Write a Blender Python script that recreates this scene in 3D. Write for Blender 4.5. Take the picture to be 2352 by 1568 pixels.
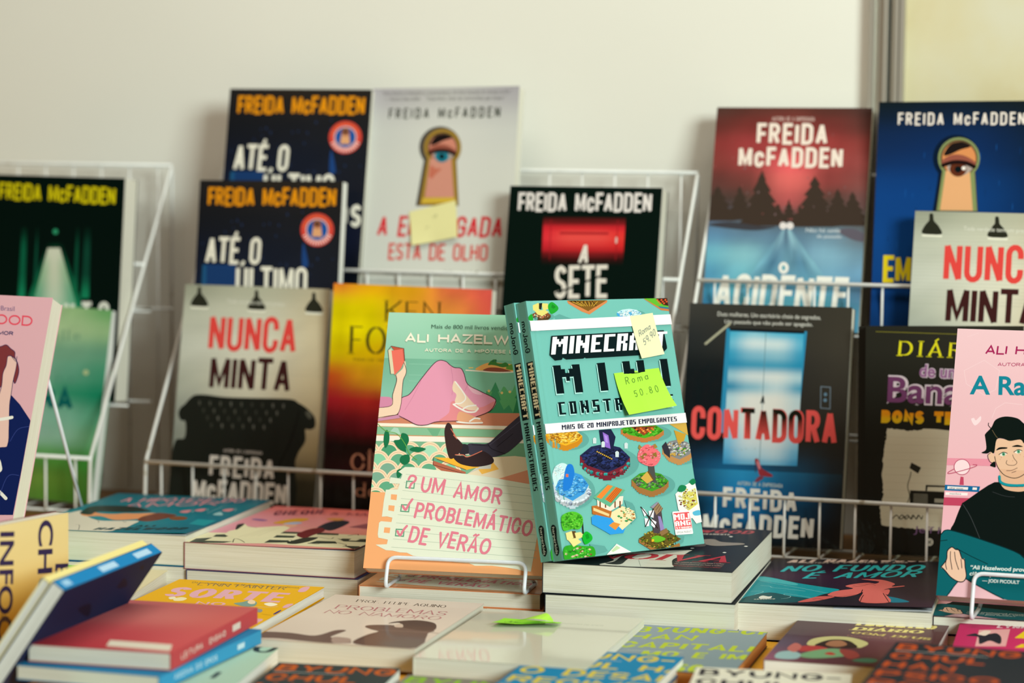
# A book stall: paperbacks in white wire racks against a cream partition, low piles of books in front.
import bpy, bmesh, math, random
from mathutils import Matrix, Vector, noise
from mathutils.geometry import tessellate_polygon

for _o in list(bpy.data.objects): bpy.data.objects.remove(_o)
SC = bpy.context.scene
COL = SC.collection
R = math.radians

# ------------------------------------------------------------------ camera
cam_data = bpy.data.cameras.new('camera'); cam = bpy.data.objects.new('camera', cam_data); COL.objects.link(cam)
cam_data.lens = 85.0; cam_data.sensor_width = 36.0; cam_data.clip_start = .05
cam.matrix_world = Matrix(((0.968724, -0.030629, 0.246244, 0.510000), (0.247868, 0.072796, -0.966055, -2.000000), (0.011664, 0.996876, 0.078111, 1.161000), (0, 0, 0, 1)))
cam_data.dof.use_dof = True; cam_data.dof.focus_distance = 2.055; cam_data.dof.aperture_fstop = 3.5
SC.camera = cam
# ------------------------------------------------------------------ light and exposure
SC.view_settings.view_transform = 'Standard'; SC.view_settings.look = 'None'
SC.view_settings.exposure = -0.08; SC.view_settings.gamma = 1.0; SC.view_settings.use_curve_mapping = False
world = bpy.data.worlds.new('world'); SC.world = world; world.use_nodes = True
bg = world.node_tree.nodes['Background']; bg.inputs[0].default_value = (1.0, .66, .36, 1); bg.inputs[1].default_value = .22
def area(name, loc, target, sx, sy, power, color):
    l = bpy.data.lights.new(name, 'AREA'); l.shape = 'RECTANGLE'; l.size = sx; l.size_y = sy; l.energy = power; l.color = color
    o = bpy.data.objects.new(name, l); COL.objects.link(o); o.location = loc
    o.rotation_euler = (Vector(target) - Vector(loc)).to_track_quat('-Z', 'Y').to_euler(); return o
area('window_daylight', (2.7, -2.8, 2.15), (0, .2, .85), 1.35, 1.2, 178, (.88, 1.0, .95))
area('ceiling_lamp', (.05, -.2, 2.3), (.05, -.2, .8), 1.3, .4, 12.5, (1.0, .97, .88))

# ------------------------------------------------------------------ materials
def lin(h):
    return tuple((c/12.92 if c <= .04045 else ((c+.055)/1.055)**2.4) for c in (int(h[i:i+2], 16)/255 for i in (0, 2, 4)))
def mat(name, color='808080', rough=.5, metal=0., coat=0.):
    m = bpy.data.materials.new(name); m.use_nodes = True; b = m.node_tree.nodes['Principled BSDF']
    b.inputs['Base Color'].default_value = (*lin(color), 1); b.inputs['Roughness'].default_value = rough
    b.inputs['Metallic'].default_value = metal; b.inputs['Coat Weight'].default_value = coat; b.inputs['Coat Roughness'].default_value = .1
    return m, m.node_tree, b
def nd(t, kind, **k):
    n = t.nodes.new(kind)
    for a, v in k.items(): setattr(n, a, v)
    return n
def ramp(t, fac, stops):
    r = nd(t, 'ShaderNodeValToRGB'); e = r.color_ramp.elements
    for i, (p, c) in enumerate(stops):
        el = e[i] if i < 2 else e.new(p)
        el.position = p; el.color = (*lin(c), 1)
    t.links.new(fac, r.inputs[0]); return r.outputs[0]
def noise_tex(t, scale, vec=None, detail=3, xyz=None):
    n = nd(t, 'ShaderNodeTexNoise'); n.inputs['Scale'].default_value = scale; n.inputs['Detail'].default_value = detail
    tc = nd(t, 'ShaderNodeTexCoord'); src = tc.outputs['Object']
    if xyz:
        mp = nd(t, 'ShaderNodeMapping'); mp.inputs['Scale'].default_value = xyz; t.links.new(src, mp.inputs[0]); src = mp.outputs[0]
    t.links.new(src, n.inputs['Vector']); return n.outputs['Fac']
def bump(t, b, fac, strength, dist, sock='Normal'):
    n = nd(t, 'ShaderNodeBump'); n.inputs['Strength'].default_value = strength; n.inputs['Distance'].default_value = dist
    t.links.new(fac, n.inputs['Height']); t.links.new(n.outputs[0], b.inputs[sock])
def ink_mat(name, rough, coat=0., wrinkle=0.):
    m, t, b = mat(name, rough=rough, coat=coat)
    a = nd(t, 'ShaderNodeAttribute', attribute_name='ink'); t.links.new(a.outputs['Color'], b.inputs['Base Color'])
    b.inputs['Specular IOR Level'].default_value = .03
    if wrinkle:
        b.inputs['Coat Roughness'].default_value = .07
        bump(t, b, noise_tex(t, 60, detail=4, xyz=(1, .5, 1)), wrinkle, .004, 'Coat Normal')
    else: bump(t, b, noise_tex(t, 900), .05, .0003)
    return m
M = {}
M['print'] = ink_mat('printed card', .5); M['gloss'] = ink_mat('glossy laminated card', .35, .04)
M['wrap'] = ink_mat('shrink wrapped card', .4, .3, .6)
M['mirror'] = ink_mat('smooth film wrapped card', .35, .12, .04); M['film'] = ink_mat('tight clear film over card', .3, .8, .02)
def page_mat(name, a, b_, c):
    m, t, b = mat(name, rough=.85)
    f = noise_tex(t, 1, detail=2, xyz=(14, 14, 2600)); t.links.new(ramp(t, f, [(.3, a), (.5, b_), (.72, c)]), b.inputs['Base Color'])
    bump(t, b, f, .25, .0004); return m
M['cream'] = page_mat('cream page edges', 'c9c5b2', 'd6d3c4', 'dfddd1'); M['white'] = page_mat('white page edges', 'c9cac2', 'dfe0d9', 'e8e9e4'); M['tanpage'] = page_mat('dyed orange page edges', 'a8682c', 'c07a36', 'cf8c48')
m, t, b = mat('white painted wire', rough=.38); f = noise_tex(t, 55, detail=5)
t.links.new(ramp(t, f, [(.24, '6a4a2a'), (.30, 'b8b2a0'), (.36, 'd8d9d4'), (.8, 'e2e3df')]), b.inputs['Base Color']); M['wire'] = m
m, t, b = mat('clean white wire', rough=.32); f = noise_tex(t, 160, detail=4)
t.links.new(ramp(t, f, [(.2, '5a5a58'), (.27, 'd5dae0'), (.8, 'dfe4ea')]), b.inputs['Base Color']); M['stand'] = m
m, t, b = mat('cream painted partition', rough=.75); f = noise_tex(t, 1.6, detail=5)
t.links.new(ramp(t, f, [(.3, 'dcdbd0'), (.7, 'e4e3da')]), b.inputs['Base Color']); bump(t, b, noise_tex(t, 220), .08, .001); M['wall'] = m
m, t, b = mat('stained cream partition', rough=.75); f = noise_tex(t, 5.5, detail=6)
t.links.new(ramp(t, f, [(.3, 'cdcbb6'), (.52, 'cbc39f'), (.64, 'c3b588'), (.76, '9c8a56')]), b.inputs['Base Color']); M['wall2'] = m
m, t, b = mat('anodised aluminium', 'c9c7bd', .38, .75); M['alu'] = m
m, t, b = mat('dark joint gap', '2e2f24', .7); M['gap'] = m
m, t, b = mat('brown fibreboard', rough=.6); f = noise_tex(t, 9, detail=5, xyz=(1, 6, 1))
t.links.new(ramp(t, f, [(.3, '5a3a12'), (.7, '7a5320')]), b.inputs['Base Color']); M['wood'] = m
m, t, b = mat('yellow tablecloth', rough=.85); f = noise_tex(t, 400)
t.links.new(ramp(t, f, [(.3, 'd89a14'), (.7, 'e3aa22')]), b.inputs['Base Color']); bump(t, b, f, .2, .0006); M['cloth'] = m
m, t, b = mat('grey concrete floor', rough=.8); f = noise_tex(t, 3, detail=6); t.links.new(ramp(t, f, [(.3, '8a8578'), (.7, 'a09a8b')]), b.inputs['Base Color']); M['floor'] = m
m, t, b = mat('table steel', '7a7d7c', .4, .8); M['steel'] = m
m, t, b = mat('sticky note paper', rough=.7); a = nd(t, 'ShaderNodeAttribute', attribute_name='ink'); t.links.new(a.outputs['Color'], b.inputs['Base Color']); M['note'] = m

# ------------------------------------------------------------------ mesh helpers
def tag(o, label=None, cat=None, group=None, kind=None):
    for k, v in (('label', label), ('category', cat), ('group', group), ('kind', kind)):
        if v: o[k] = v
    return o
def empty(name, loc, rot=None):
    o = bpy.data.objects.new(name, None); COL.objects.link(o); o.location = loc; o.empty_display_size = .05
    if rot is not None: o.rotation_euler = rot.to_euler()
    return o
class MB:
    """collects polygons with a colour per vertex; build() links them as one mesh object"""
    def __init__(s): s.v = []; s.f = []; s.c = []
    def poly(s, pts, col):
        n = len(s.v); s.v += [tuple(p) for p in pts]; s.f.append(tuple(range(n, n+len(pts))))
        s.c += col if isinstance(col, list) else [col]*len(pts)
    def box(s, x0, x1, y0, y1, z0, z1, col=(.5, .5, .5)):
        n = len(s.v); s.v += [(x, y, z) for z in (z0, z1) for y in (y0, y1) for x in (x0, x1)]; s.c += [col]*8
        s.f += [tuple(n+i for i in q) for q in ((0, 2, 3, 1), (4, 5, 7, 6), (0, 1, 5, 4), (2, 6, 7, 3), (0, 4, 6, 2), (1, 3, 7, 5))]
    def tube(s, pts, r, n=8, col=(.5, .5, .5)):
        P = [Vector(p) for p in pts]; up = None; rings = []
        for i, p in enumerate(P):
            a = (P[i]-P[i-1]).normalized() if i else (P[1]-P[0]).normalized()
            c = (P[i+1]-P[i]).normalized() if i < len(P)-1 else a
            d = (a+c).normalized() if (a+c).length > 1e-6 else a
            if up is None: up = d.orthogonal().normalized()
            up = (up-d*up.dot(d)).normalized(); w = d.cross(up); k = 1/max(.5, a.dot(d))
            rings.append([p+(up*math.cos(2*math.pi*j/n)+w*math.sin(2*math.pi*j/n))*r*k for j in range(n)])
        b0 = len(s.v)
        for q in rings: s.v += [tuple(x) for x in q]; s.c += [col]*n
        for i in range(len(rings)-1):
            for j in range(n): s.f.append((b0+i*n+j, b0+i*n+(j+1) % n, b0+(i+1)*n+(j+1) % n, b0+(i+1)*n+j))
        s.f.append(tuple(b0+j for j in range(n-1, -1, -1))); s.f.append(tuple(b0+(len(rings)-1)*n+j for j in range(n)))
    def build(s, name, m, parent=None, off=(0, 0, 0), smooth=False):
        me = bpy.data.meshes.new(name); me.from_pydata([(x-off[0], y-off[1], z-off[2]) for x, y, z in s.v], [], s.f)
        a = me.color_attributes.new('ink', 'FLOAT_COLOR', 'POINT')
        a.data.foreach_set('color', [x for c in s.c for x in (*c, 1.)])
        me.materials.append(m); me.update()
        if smooth:
            for p in me.polygons: p.use_smooth = True
        o = bpy.data.objects.new(name, me); COL.objects.link(o)
        if parent: o.parent = parent
        return o
def bend(pts, r, n=5):
    """round the corners of a polyline"""
    P = [Vector(p) for p in pts]; out = [P[0]]
    for i in range(1, len(P)-1):
        a, b, c = P[i-1], P[i], P[i+1]; u = (a-b); w = (c-b); k = min(r, u.length*.49, w.length*.49)
        p0 = b+u.normalized()*k; p2 = b+w.normalized()*k
        for j in range(n+1): q = j/n; out.append(p0*(1-q)**2+b*2*q*(1-q)+p2*q*q)
    return out+[P[-1]]

# ------------------------------------------------------------------ lettering: a small stroke alphabet
def arc(cx, cy, rx, ry, a0, a1, n=7):
    return [(cx+rx*math.cos(R(a0+(a1-a0)*i/n)), cy+ry*math.sin(R(a0+(a1-a0)*i/n))) for i in range(n+1)]
def glyphs(k):
    """k: height of the round ends as a share of the letter (small for condensed type, .5 for round type)"""
    O = arc(.5, 1-k, .5, k, 0, 180)+arc(.5, k, .5, k, 180, 360)+[(1, 1-k)]
    Cc = arc(.5, 1-k, .5, k, 12 if k > .4 else 0, 180)+arc(.5, k, .5, k, 180, 348 if k > .4 else 360)
    if k < .4: Cc = [(1, .66)]+Cc+[(1, .34)]
    S = arc(.5, .75, .5, .25, 15, 270)+arc(.5, .25, .5, .25, 90, -165)
    Bw = [(0, 0), (0, 1), (.5, 1)]+arc(.5, .77, .42, .23, 90, -90)+[(0, .54)]
    return {'A': (1, [[(0, 0), (.5, 1), (1, 0)], [(.2, .3), (.8, .3)]]), 'B': (.9, [Bw, [(.3, .54), (.5, .54)]+arc(.5, .27, .5, .27, 90, -90)+[(0, 0)]]),
      'C': (.95, [Cc]), 'D': (1, [[(0, 0), (0, 1), (.45, 1)]+arc(.45, 1-k, .55, k, 90, 0)+arc(.45, k, .55, k, 0, -90)+[(0, 0)]]),
      'E': (.75, [[(1, 1), (0, 1), (0, 0), (1, 0)], [(0, .52), (.85, .52)]]), 'F': (.72, [[(1, 1), (0, 1), (0, 0)], [(0, .5), (.85, .5)]]),
      'G': (1, [Cc+[(1, .46), (.6, .46)]]), 'H': (1, [[(0, 0), (0, 1)], [(1, 0), (1, 1)], [(0, .52), (1, .52)]]), 'I': (0, [[(.5, 0), (.5, 1)]]),
      'J': (.7, [[(1, 1), (1, .3)]+arc(.5, .28, .5, .28, 0, -170)]), 'K': (.95, [[(0, 0), (0, 1)], [(1, 1), (0, .42)], [(.3, .6), (1, 0)]]),
      'L': (.72, [[(0, 1), (0, 0), (1, 0)]]), 'M': (1.3, [[(0, 0), (0, 1), (.5, .15), (1, 1), (1, 0)]]), 'N': (1, [[(0, 0), (0, 1), (1, 0), (1, 1)]]),
      'O': (1.15 if k > .4 else 1, [O]), 'P': (.9, [[(0, 0), (0, 1), (.5, 1)]+arc(.5, .74, .5, .26, 90, -90)+[(0, .48)]]),
      'Q': (1.1, [O, [(.6, .25), (1, -.05)]]), 'R': (.95, [[(0, 0), (0, 1), (.5, 1)]+arc(.5, .75, .47, .25, 90, -90)+[(0, .5)], [(.5, .5), (1, 0)]]),
      'S': (.85, [S]), 'T': (.9, [[(0, 1), (1, 1)], [(.5, 1), (.5, 0)]]), 'U': (1, [[(0, 1), (0, k)]+arc(.5, k, .5, k, 180, 360)+[(1, 1)]]),
      'V': (1, [[(0, 1), (.5, 0), (1, 1)]]), 'W': (1.5, [[(0, 1), (.25, 0), (.5, .9), (.75, 0), (1, 1)]]), 'X': (1, [[(0, 0), (1, 1)], [(0, 1), (1, 0)]]),
      'Y': (1, [[(0, 1), (.5, .45), (1, 1)], [(.5, .45), (.5, 0)]]), 'Z': (.9, [[(0, 1), (1, 1), (0, 0), (1, 0)]]),
      '-': (.5, [[(0, .45), (1, .45)]]), '.': (0, [[(.5, 0), (.5, .08)]]), ',': (0, [[(.5, .05), (.4, -.15)]]), ' ': (.55, []), '&': (1, [arc(.45, .78, .25, .22, -40, 220)+[(1, 0)], arc(.4, .25, .4, .25, 90, 330)+[(1, .5)]]),
      '0': (.8, [O]), '5': (.8, [[(1, 1), (.1, 1), (.05, .55)]+arc(.5, .32, .5, .32, 110, -150)]), '8': (.8, [arc(.5, .75, .42, .25, 0, 360, 12), arc(.5, .25, .5, .25, 0, 360, 12)]), '9': (.8, [arc(.5, .7, .5, .3, 0, 360, 12), [(1, .7), (.8, 0)]]),
      'a': (.85, [arc(.5, .3, .5, .3, 30, 330), [(1, .6), (1, 0)]]), 'c': (.8, [[(1, .47)]+arc(.5, .48, .5, .24, 0, 180)+arc(.5, .24, .5, .24, 180, 360)+[(1, .25)]]), 'd': (.85, [arc(.5, .3, .5, .3, 30, 330), [(1, 1), (1, 0)]]),
      'e': (.85, [[(0, .32), (1, .32)]+arc(.5, .32, .5, .3, 0, 320)]), 'i': (0, [[(.5, 0), (.5, .55)], [(.5, .78), (.5, .86)]]), 'l': (0, [[(.5, 0), (.5, 1)]]), 'm': (1.3, [[(0, 0), (0, .6)], [(0, .4)]+arc(.25, .4, .25, .2, 180, 0)+[(.5, 0)], [(.5, .4)]+arc(.75, .4, .25, .2, 180, 0)+[(1, 0)]]),
      'n': (.85, [[(0, 0), (0, .6)], [(0, .35)]+arc(.5, .35, .5, .25, 180, 0)+[(1, 0)]]), 'o': (.85, [arc(.5, .3, .5, .3, 0, 360, 12)]), 'r': (.55, [[(0, 0), (0, .6)], [(0, .38)]+arc(.5, .38, .5, .22, 180, 40)]), 's': (.7, [arc(.5, .45, .45, .15, 20, 270)+arc(.5, .15, .5, .15, 90, -160)]),
      'u': (.85, [[(0, .6), (0, .25)]+arc(.5, .25, .5, .25, 180, 360), [(1, .6), (1, 0)]]), 'h': (.85, [[(0, 0), (0, 1)], [(0, .35)]+arc(.5, .35, .5, .25, 180, 0)+[(1, 0)]]), 'k': (.8, [[(0, 0), (0, 1)], [(1, .6), (0, .25)], [(.35, .37), (1, 0)]]), 't': (.6, [[(.4, .9), (.4, .1), (1, 0)], [(0, .6), (1, .6)]])}
GLY = {'c': glyphs(.22), 's': glyphs(.5), 'r': glyphs(.5), 'h': glyphs(.45)}
ACC = {'Á': ('A', [(.4, 1.1), (.7, 1.3)]), 'É': ('E', [(.4, 1.1), (.7, 1.3)]), 'Í': ('I', [(.3, 1.1), (.7, 1.3)]), 'Ó': ('O', [(.4, 1.1), (.7, 1.3)]), 'Ú': ('U', [(.4, 1.1), (.7, 1.3)]),
  'Ã': ('A', [(.2, 1.12), (.4, 1.22), (.6, 1.14), (.8, 1.24)]), 'Õ': ('O', [(.2, 1.12), (.4, 1.22), (.6, 1.14), (.8, 1.24)]), 'Ç': ('C', [(.5, 0), (.6, -.18), (.4, -.24)])}
def stroke(pts, w, out, rnd=False, pen=None):
    """a polyline as a row of quads with mitred joints; pen(angle) varies the width"""
    P = [Vector(p) for p in pts]; P = [p for i, p in enumerate(P) if i == 0 or (p-P[i-1]).length > 1e-6]
    if len(P) < 2: return
    out.append(None)                                                   # a new stroke lies a hair above the last one
    closed = (P[0]-P[-1]).length < 1e-5
    for i in range(len(P)-1):
        a, b = P[i], P[i+1]; d = (b-a).normalized(); n = Vector((-d.y, d.x)); hw = w/2*(pen(d) if pen else 1)
        def side(p, q):
            if q is None: return n*hw
            e = (n+q); L = e.length
            if L < .5: return n*hw
            e = e/L; return e*min(hw/max(e.dot(n), .4), hw*1.9)
        pn = nn = None
        if i > 0 or closed: d2 = (P[i]-P[i-1]).normalized() if i > 0 else (P[-1]-P[-2]).normalized(); pn = Vector((-d2.y, d2.x))
        if i < len(P)-2 or closed: d2 = (P[i+2]-P[i+1]).normalized() if i < len(P)-2 else (P[1]-P[0]).normalized(); nn = Vector((-d2.y, d2.x))
        s0, s1 = side(a, pn), side(b, nn)
        if i and d.dot((P[i]-P[i-1]).normalized()) < .4: out.append(None)
        out.append([tuple(a+s0), tuple(a-s0), tuple(b-s1), tuple(b+s1)])
    if rnd and not closed:
        for p, q in ((P[0], P[1]), (P[-1], P[-2])):
            a = math.atan2(p.y-q.y, p.x-q.x)-math.pi/2; out.append([(p.x+w/2*math.cos(a+k*math.pi/5), p.y+w/2*math.sin(a+k*math.pi/5)) for k in range(6)])
def text_strokes(txt, font, W, H, th):
    """list of polygons filling a W x H box"""
    G = GLY[font]; seq = []; tot = 0; out = []; cap = {'c': .36, 's': .95, 'r': .74, 'h': .6}[font]
    for ch in txt:
        base, acc = ACC.get(ch, (ch, None))
        if base not in G: base = base.upper() if base.upper() in G else ' '
        wd, st = G[base]; seq.append((wd, st, acc)); tot += wd
    # every letter takes its stem width, then letter width up to a cap, then the rest opens the spacing
    n = len(seq); tw = min(th*H, W/n*(.32 if font == 'c' else .42)); g = min((.06 if font == 'c' else .1)*H, W/n*.14); sx = (W-n*tw-(n-1)*g)/max(tot, .1)
    if sx > cap*H and n > 1: sx = cap*H; g = (W-n*tw-tot*sx)/(n-1)
    x = tw/2; rr = random.Random(len(txt)*7+ord(txt[0]))
    for wd, st, acc in seq:
        dy = rr.uniform(-.03, .03)*H if font == 'h' else 0; sc = rr.uniform(.95, 1.08) if font == 'h' else 1
        def mp(p):
            X = x+p[0]*wd*sx+(0 if wd else -tw*.0); Y = tw/2+p[1]*(H-tw)*sc+dy
            if font == 'h': X += (p[1]-.5)*.22*sx*.6
            return (X, Y)
        for q in st+([acc] if acc else []):
            pen = None
            if font == 'r': pen = lambda d: .38+.75*abs(d.y)
            ps = [mp(p) for p in q]
            if font in 'cs':                                           # flat bars run out to the full letter width
                for e, f2 in ((0, 1), (-1, -2)):
                    dx, dyy = ps[e][0]-ps[f2][0], ps[e][1]-ps[f2][1]
                    if abs(dx) > 4*abs(dyy): ps[e] = (ps[e][0]+math.copysign(tw*.5, dx), ps[e][1])
            stroke(ps, tw*(.75 if q is acc else 1), out, font == 'h', pen)
            if font == 'r':
                for p, o2 in ((q[0], q[1]), (q[-1], q[-2])):
                    if p[1] in (0, 1) and abs(o2[1]-p[1]) > .25:
                        c = mp(p); yy = tw*.14 if p[1] == 0 else H-tw*.14; out.append(None)
                        out.append([(c[0]-tw*1.25, yy-tw*.14), (c[0]+tw*1.25, yy-tw*.14), (c[0]+tw*1.25, yy+tw*.14), (c[0]-tw*1.25, yy+tw*.14)])
        x += wd*sx+tw+g
    return out
PIX = {'A': '01110 11011 11011 11111 11011 11011 11011', 'C': '11111 11000 11000 11000 11000 11000 11111', 'D': '11110 11011 11011 11011 11011 11011 11110', 'E': '11111 11000 11000 11110 11000 11000 11111', 'F': '11111 11000 11000 11110 11000 11000 11000',
  'G': '11111 11000 11000 11011 11011 11011 11111', 'I': '11 11 11 11 11 11 11', 'J': '00011 00011 00011 00011 00011 11011 11111', 'L': '11000 11000 11000 11000 11000 11000 11111', 'M': '1100011 1110111 1111111 1101011 1100011 1100011 1100011',
  'N': '110011 110011 111011 111111 110111 110011 110011', 'O': '11111 11011 11011 11011 11011 11011 11111', 'P': '11111 11011 11011 11111 11000 11000 11000', 'R': '11111 11011 11011 11110 11011 11011 11011', 'S': '11111 11000 11000 11111 00011 00011 11111',
  'T': '111111 001100 001100 001100 001100 001100 001100', 'U': '11011 11011 11011 11011 11011 11011 11111', '2': '11111 00011 00011 11111 11000 11000 11111', '0': '11111 11011 11011 11011 11011 11011 11111', ' ': '000 000 000 000 000 000 000'}
PIX['Ç'] = PIX['C']; PIX['Õ'] = PIX['O']
def text_pixels(txt, W, H, gap):
    seq = [(ch, PIX.get(ch, PIX[' ']).split()) for ch in txt]; tot = sum(len(g[0])+gap for _, g in seq)-gap; sx = W/tot; sy = H/7; x = 0; out = []
    for ch, g in seq:
        for r, row in enumerate(g):
            c = 0
            while c < len(row):
                if row[c] == '1':
                    e = c
                    while e < len(row) and row[e] == '1': e += 1
                    out.append([(x+c*sx, H-(r+1)*sy), (x+e*sx, H-(r+1)*sy), (x+e*sx, H-r*sy), (x+c*sx, H-r*sy)]); c = e
                else: c += 1
        if ch == 'Õ': out.append([(x+sx, H+sy*.5), (x+4*sx, H+sy*.9), (x+4*sx, H+sy*1.6), (x+sx, H+sy*1.2)])
        if ch == 'Ç': out.append([(x+2*sx, -sy*1.2), (x+3.4*sx, -sy*1.2), (x+3.4*sx, 0), (x+2*sx, 0)])
        x += (len(g[0])+gap)*sx
    return out
_tc = bpy.data.curves.new('type', 'FONT'); _to = bpy.data.objects.new('type', _tc)
def text_type(txt, W, H, bold):
    """small running text set in Blender's built-in face"""
    _tc.body = txt; _tc.offset = bold; me = bpy.data.meshes.new_from_object(_to)
    V = [v.co.copy() for v in me.vertices]; F = [list(p.vertices) for p in me.polygons]; bpy.data.meshes.remove(me)
    x0 = min(v.x for v in V); x1 = max(v.x for v in V); k = W/(x1-x0)
    return [[((V[i].x-x0)*k, V[i].y/.682*H) for i in f] for f in F]

# ------------------------------------------------------------------ printed art: polygons laid on a cover
def smooth_pts(ps, closed, m=4):
    n = len(ps); out = []
    for i in (range(n) if closed else range(n-1)):
        p = [ps[(i+j-1) % n] if closed else ps[max(0, min(n-1, i+j-1))] for j in range(4)]
        for s in range(m):
            q = s/m; out.append(tuple(.5*((2*b)+(-a+c)*q+(2*a-5*b+4*c-d)*q*q+(-a+3*b-3*c+d)*q**3) for a, b, c, d in zip(*p)))
    return out if closed else out+[ps[-1]]
def clip(poly, cols, w, h):
    for ax, lim, sg in ((0, 0, 1), (0, w, -1), (1, 0, 1), (1, h, -1)):
        o = []; oc = []
        for i in range(len(poly)):
            a, b = poly[i-1], poly[i]; ca, cb = cols[i-1], cols[i]; da = (a[ax]-lim)*sg; db = (b[ax]-lim)*sg
            if (da < 0) != (db < 0):
                q = da/(da-db); o.append(tuple(a[k]+(b[k]-a[k])*q for k in (0, 1))); oc.append(tuple(ca[k]+(cb[k]-ca[k])*q for k in range(3)))
            if db >= 0: o.append(b); oc.append(cb)
        poly, cols = o, oc
        if len(poly) < 3: return [], []
    return poly, cols
def lay(mb, prims, w, h, z0, sx=1., sy=1.):
    """lay the printed shapes of a cover (0.1 mm units) on the plane z = z0; all sizes here in metres"""
    k = 1e-4; z = z0
    def put(poly, col):
        nonlocal z
        cols = col if isinstance(col, list) else [col]*len(poly)
        poly, cols = clip(poly, cols, w, h)
        if len(poly) < 3: return
        ar = sum(poly[i-1][0]*poly[i][1]-poly[i][0]*poly[i-1][1] for i in range(len(poly)))
        if abs(ar) < 1e-10: return
        if ar < 0: poly, cols = poly[::-1], cols[::-1]
        mb.poly([(x, y, z) for x, y in poly], cols)
    pairs = lambda a: [(a[i]*k*sx, a[i+1]*k*sy) for i in range(0, len(a)-1, 2)]
    for p in prims:
        z += 2e-6; t = p[0]
        if t == 'P': put(pairs(p[2:]), lin(p[1]))
        elif t == 'S': put(smooth_pts(pairs(p[2:]), True), lin(p[1]))
        elif t == 'E':
            c, a, b = pairs(p[2:]); put([(c[0]+a[0]*math.cos(q)+b[0]*math.sin(q), c[1]+a[1]*math.cos(q)+b[1]*math.sin(q)) for q in (i*math.pi/14 for i in range(28))], lin(p[1]))
        elif t == 'L':
            ps = pairs(p[4:]); out = []
            if p[3]: ps = smooth_pts(ps, False, 5)
            stroke(ps, p[2]*k*sx, out, True)
            for q in out:
                if q is None: z += 1e-6
                else: put(q, lin(p[1]))
        elif t == 'K':
            rr = random.Random(p[12]*31+p[2]); cs = [lin(c) for c in p[1].split()]; c, a, b, sa, sb = pairs(p[2:12])
            n, ky, dr, a0, a1, r0 = p[12:18]
            blocks = []
            for i in range(n):
                q = rr.uniform(a0, a1)/100; r = r0/100 if r0 else math.sqrt(rr.random()); f = rr.uniform(.6, 1.3)
                blocks.append((c[1]+(a[1]*math.cos(q)+b[1]*math.sin(q))*r, c[0]+(a[0]*math.cos(q)+b[0]*math.sin(q))*r, f, rr.choice(cs)))
            for Y, X, f, cc in sorted(blocks, reverse=True):
                P = lambda u, v: (X+(sa[0]*u+sb[0]*v)*f, Y+(sa[1]*u+sb[1]*v)*f); z += 5e-7
                if .45 <= dr <= 1.3 and ky < .85:                      # little printed cubes: a light top and two darker sides
                    put([P(-1, 0), P(0, -ky), P(1, 0), P(0, ky)], cc)
                    put([P(-1, 0), P(0, ky), P(0, ky+dr), P(-1, dr)], tuple(v*.62 for v in cc)); put([P(0, ky), P(1, 0), P(1, dr), P(0, dr+ky)], tuple(v*.4 for v in cc))
                else: put([P(-1, 0), P(0, -ky), P(1, 0), P(1, dr), P(0, dr+ky), P(-1, dr)], cc)
        elif t == 'G':
            rows = [[lin(c) for c in r.split()] for r in p[1].split('/')]
            Q = pairs(p[3:]) if len(p) > 3 else [(0, h), (w, h), (w, 0), (0, 0)]
            ny = max(2, (len(rows)-1)*3); nx = max(2, (len(rows[0])-1)*4)
            def at(u, v):
                fy = v*(len(rows)-1); j = min(int(fy), len(rows)-2); fy -= j; fy = fy*fy*(3-2*fy)
                fx = u*(len(rows[0])-1); i = min(int(fx), len(rows[0])-2); fx -= i; fx = fx*fx*(3-2*fx)
                g = 1+p[2]*6*noise.noise((u*9, v*13, len(rows))) if p[2] else 1
                return tuple(max(0, ((rows[j][i][c]*(1-fx)+rows[j][i+1][c]*fx)*(1-fy)+(rows[j+1][i][c]*(1-fx)+rows[j+1][i+1][c]*fx)*fy)*g) for c in range(3))
            def pos(u, v):
                return tuple((Q[0][c]*(1-u)+Q[1][c]*u)*(1-v)+(Q[3][c]*(1-u)+Q[2][c]*u)*v for c in (0, 1))
            for j in range(ny):
                for i in range(nx):
                    uv = [(i/nx, (j+1)/ny), ((i+1)/nx, (j+1)/ny), ((i+1)/nx, j/ny), (i/nx, j/ny)]
                    put([pos(*q) for q in uv], [at(*q) for q in uv])
        elif t == 'T':
            col, font, txt = p[1:4]; o, e, u = pairs(p[4:10]); th = p[10]; c1 = lin(col); c2 = lin(p[11]) if len(p) > 11 else None
            W = math.hypot(e[0]-o[0], e[1]-o[1]); H = math.hypot(u[0]-o[0], u[1]-o[1])
            if font in 'csrh': ps = text_strokes(txt, font, W, H, th)
            elif font in 'pw': ps = text_pixels(txt, W, H, 1 if font == 'p' else 3.4)
            elif font[0] == 'o': ps = text_type(txt, W, H, 0.02+float(font[1:])*.45)
            else: ps = text_type(txt, W, H, .022 if font == 'B' else 0.)
            ex = ((e[0]-o[0])/W, (e[1]-o[1])/W); ey = ((u[0]-o[0])/H, (u[1]-o[1])/H)
            for q in ps:
                if q is None: z += 1e-6; continue
                cc = [tuple(c1[i]+(c2[i]-c1[i])*min(1, max(0, 1.4-2*y/H)) for i in range(3)) for x, y in q] if c2 else c1
                put([(o[0]+ex[0]*x+ey[0]*y, o[1]+ex[1]*x+ey[1]*y) for x, y in q], cc)

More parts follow.
